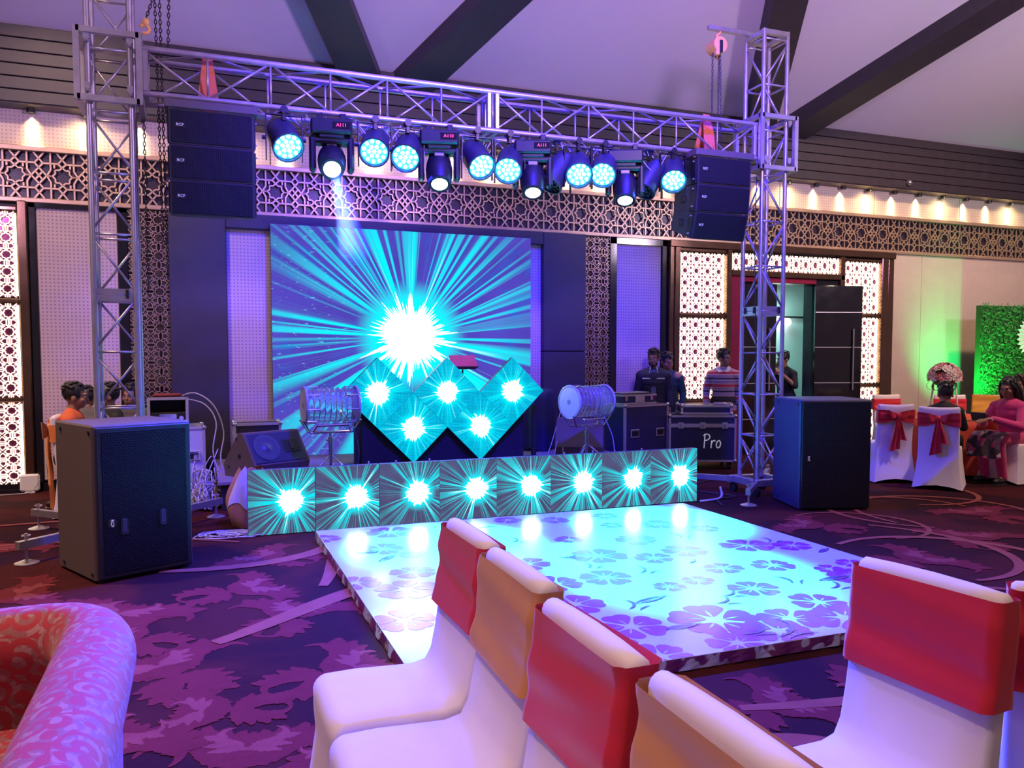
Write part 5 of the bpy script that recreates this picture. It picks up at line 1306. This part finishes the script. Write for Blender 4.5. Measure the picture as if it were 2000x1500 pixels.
# jacket man
t, g, T = figure('bearded man in a dark zip jacket behind the tall black flight case', (6.15, 10.23, 0), R(-30), stand(1.655, .03), navy, denim, head=(6, 0, -14), beard=True, build=1.10, hem=.10)
ch = V((0, -.03, 1.19))
obj('shirt_front', M().grid(lambda u, v: ((u-.5)*(.05+.07*v), -.156-.012*math.cos((u-.5)*3)+.028*v, .90+.46*v), 4, 8), mat('checked_shirt', (.10, .13, .30), .8, 0, .9, 60), g, True)
for s in (-1, 1): obj('chest_stripe', M().box((s*.10, -.147, 1.235), (.12, .022, .016), .004), white_pl, g)
for s in (-1, 1): obj('collar_edge', M().tube((s*.045, -.10, 1.40), (s*.060, -.135, 1.30), .008), white_pl, g)
figure('man in a dark jacket with a tan shoulder, half hidden behind the bearded man', (6.50, 10.40, 0), R(-42), stand(1.60, .05), teal, denim, head=(14, 0, 40))
gg = [o for o in C.objects if o.name.startswith('top')][-1]
obj('shoulder_patch', M().ell((.155, -.075, 1.255), (.075, .07, .075), 14, 8), mat('tan_patch', (.48, .28, .17), .7), gg, True)
# striped sweater
k = N('striped_sweater'); p = k.xyz(k.oco()); zf = k.mth('FRACT', k.mth('MULTIPLY', k.mth('ADD', p[2], 0.03), 1/.19))
rp_ = k.new('ValToRGB'); k.link(zf, rp_.inputs[0]); cr = rp_.color_ramp; cr.interpolation = 'CONSTANT'
els = [(0, (.50, .03, .07)), (.16, (.55, .42, .55)), (.22, (.50, .30, .36)), (.30, (.25, .20, .42)), (.46, (.55, .42, .55)), (.52, (.03, .03, .10)), (.68, (.55, .42, .55)), (.74, (.30, .22, .42)), (.88, (.60, .45, .52)), (.94, (.52, .06, .12))]
cr.elements[0].position = 0; cr.elements[0].color = els[0][1]+(1,); cr.elements[1].position = els[1][0]; cr.elements[1].color = els[1][1]+(1,)
for a, c in els[2:]: e = cr.elements.new(a); e.color = c+(1,)
k.setp(Base_Color=rp_.outputs[0], Roughness=.85, Sheen_Weight=.3); k.bump(k.noise(k.oco(), 160, 2), .3, .003)
figure('man in a striped sweater looking aside, standing behind the right truss tower', (7.27, 10.10, 0), R(-36), stand(1.655, .01, dict(elR=(-.245, .05, 1.07), wrR=(-.25, -.03, .84), cuR=.3)), k.m, denim, head=(4, 0, 62), collar=white_pl, hem=.12, build=1.08)
# passage
figure('man in a dark shirt on the phone inside the open doorway', (9.30, 11.15, 0), R(-75), stand(1.63, .05, dict(elR=(-.20, -.20, 1.06), wrR=(-.09, -.17, 1.34), elL=(.24, -.10, 1.06), wrL=(.10, -.25, 1.25), cuR=1.2, hdR=(.1, .1, 1), pnR=(0, -1, 0))), blackc, denim, 'short', head=(6, 0, -10))
# guests at the right table
snk = mat('black_sneaker', (.02, .02, .025), .5)
figure('boy in black sitting on the white chair with a red bow, seen from behind', (8.30, 7.16, 0), R(122), sit(.90, .10, dict(wrL=(.06, -.42, .74), wrR=(-.06, -.40, .72))), blackc, blackc, head=(14, 0, 12), shoe=snk, build=.9)
pink = mat('magenta_kurta', (.60, .02, .16), .7, 0, .15, 12, .1, sheen=.3)
kf = N('floral_cloth'); vo = kf.new('TexVoronoi'); vo.inputs['Scale'].default_value = 17; kf.link(kf.oco(), vo.inputs['Vector'])
rr_ = kf.new('ValToRGB'); kf.link(kf.xyz(vo.outputs['Color'])[0], rr_.inputs[0]); cr = rr_.color_ramp; cr.interpolation = 'CONSTANT'
cr.elements[0].color = (.03, .015, .03, 1); cr.elements[1].position = .45; cr.elements[1].color = (.35, .04, .10, 1)
for a, c in ((.62, (.45, .30, .33, 1)), (.75, (.10, .04, .09, 1))): e = cr.elements.new(a); e.color = c
kf.setp(Base_Color=rr_.outputs[0], Roughness=.8)
w, g, T = figure('long haired woman in a magenta dress sitting at the table, facing left', (9.36, 7.10, 0), R(-84), sit(1.0, .06, dict(wrL=(.05, -.44, .80), wrR=(-.05, -.46, .78), elL=(.24, -.18, .70), elR=(-.24, -.18, .70), hdL=(-.2, -1, 0), hdR=(.2, -1, 0), pnL=(0, 0, 1), pnR=(0, 0, 1)), -.30), pink, pink, head=(10, 0, 8), hairstyle='long')
obj('lap_cloth', M().grid(lambda u, v: ((u-.5)*.42+.03*math.sin(v*7), -.30-.24*v**.6-.02*math.sin(u*16)*v, .645-.50*max(0, v-.35)**1.1-.01*math.cos(u*9)), 26, 16), kf.m, w, True)
t = thing('clutch_bag', 'dark clutch bag held by the woman in magenta', 'bag', (8.89, 7.15, .80), R(-84)); obj('bag', M().box((0, 0, .02), (.20, .05, .10), .015), mat('dark_leather', (.05, .015, .03), .4), t); obj('flap', M().box((0, -.027, .045), (.19, .01, .05), .004), mat('dark_leather', (.05, .015, .03), .4), t)
figure('dark haired guest behind the woman in magenta at the right edge', (10.62, 7.92, 0), R(-78), sit(1.0, .03), mat('maroon_clothing', (.16, .02, .05), .8), blackc, head=(4, 0, 0))
banquet_chair('white covered chair under the woman in magenta', 9.40, 7.10, R(-84), far_cover, red_m, False, 0, 31, far)
banquet_chair('white covered chair under the guest at the right edge', 10.66, 7.93, R(-78), far_cover, red_m, False, 0, 32, far)
# guests at the left
org = mat('orange_shirt', (.62, .11, .035), .75, 0, .12, 10, .1)
figure('man in an orange shirt sitting at the left, turned to the right', (-1.20, 8.92, 0), R(88), sit(1.0, .05), org, denim, head=(2, 0, 4))
t_ = mat('grey_clothing', (.12, .10, .11), .8)
figure('guest with brown hair bending down behind the man in the orange shirt', (-1.19, 10.0, 0), R(178), sit(.86, .12, None, -.34), t_, denim, head=(24, 0, 0))
figure('dark haired guest facing left, seen through the left truss tower', (-.84, 9.45, 0), R(-70), sit(.96, .06), blackc, denim, head=(2, 0, -10))
figure('guest mostly hidden behind the right leg of the left truss tower', (-.74, 10.30, 0), R(-20), sit(.90, .02), t_, denim)
for i, (x, y, l) in enumerate(((-1.19, 10.0, 'round stool under the guest bending down at left'), (-.84, 9.45, 'round stool under the guest facing left'), (-.74, 10.30, 'round stool under the guest behind the tower leg'))):
    t = thing('stool', l, 'stool', (x, y, 0)); obj('seat', M().lathe([(.17, .40), (.18, .41), (.18, .435), (.16, .445)], 20), black_lam, t, 40)
    for a in (45, 135, 225, 315): obj('leg', M().tube((.12*math.cos(R(a)), .12*math.sin(R(a)), .41), (.16*math.cos(R(a)), .16*math.sin(R(a)), 0), .014), steel, t)
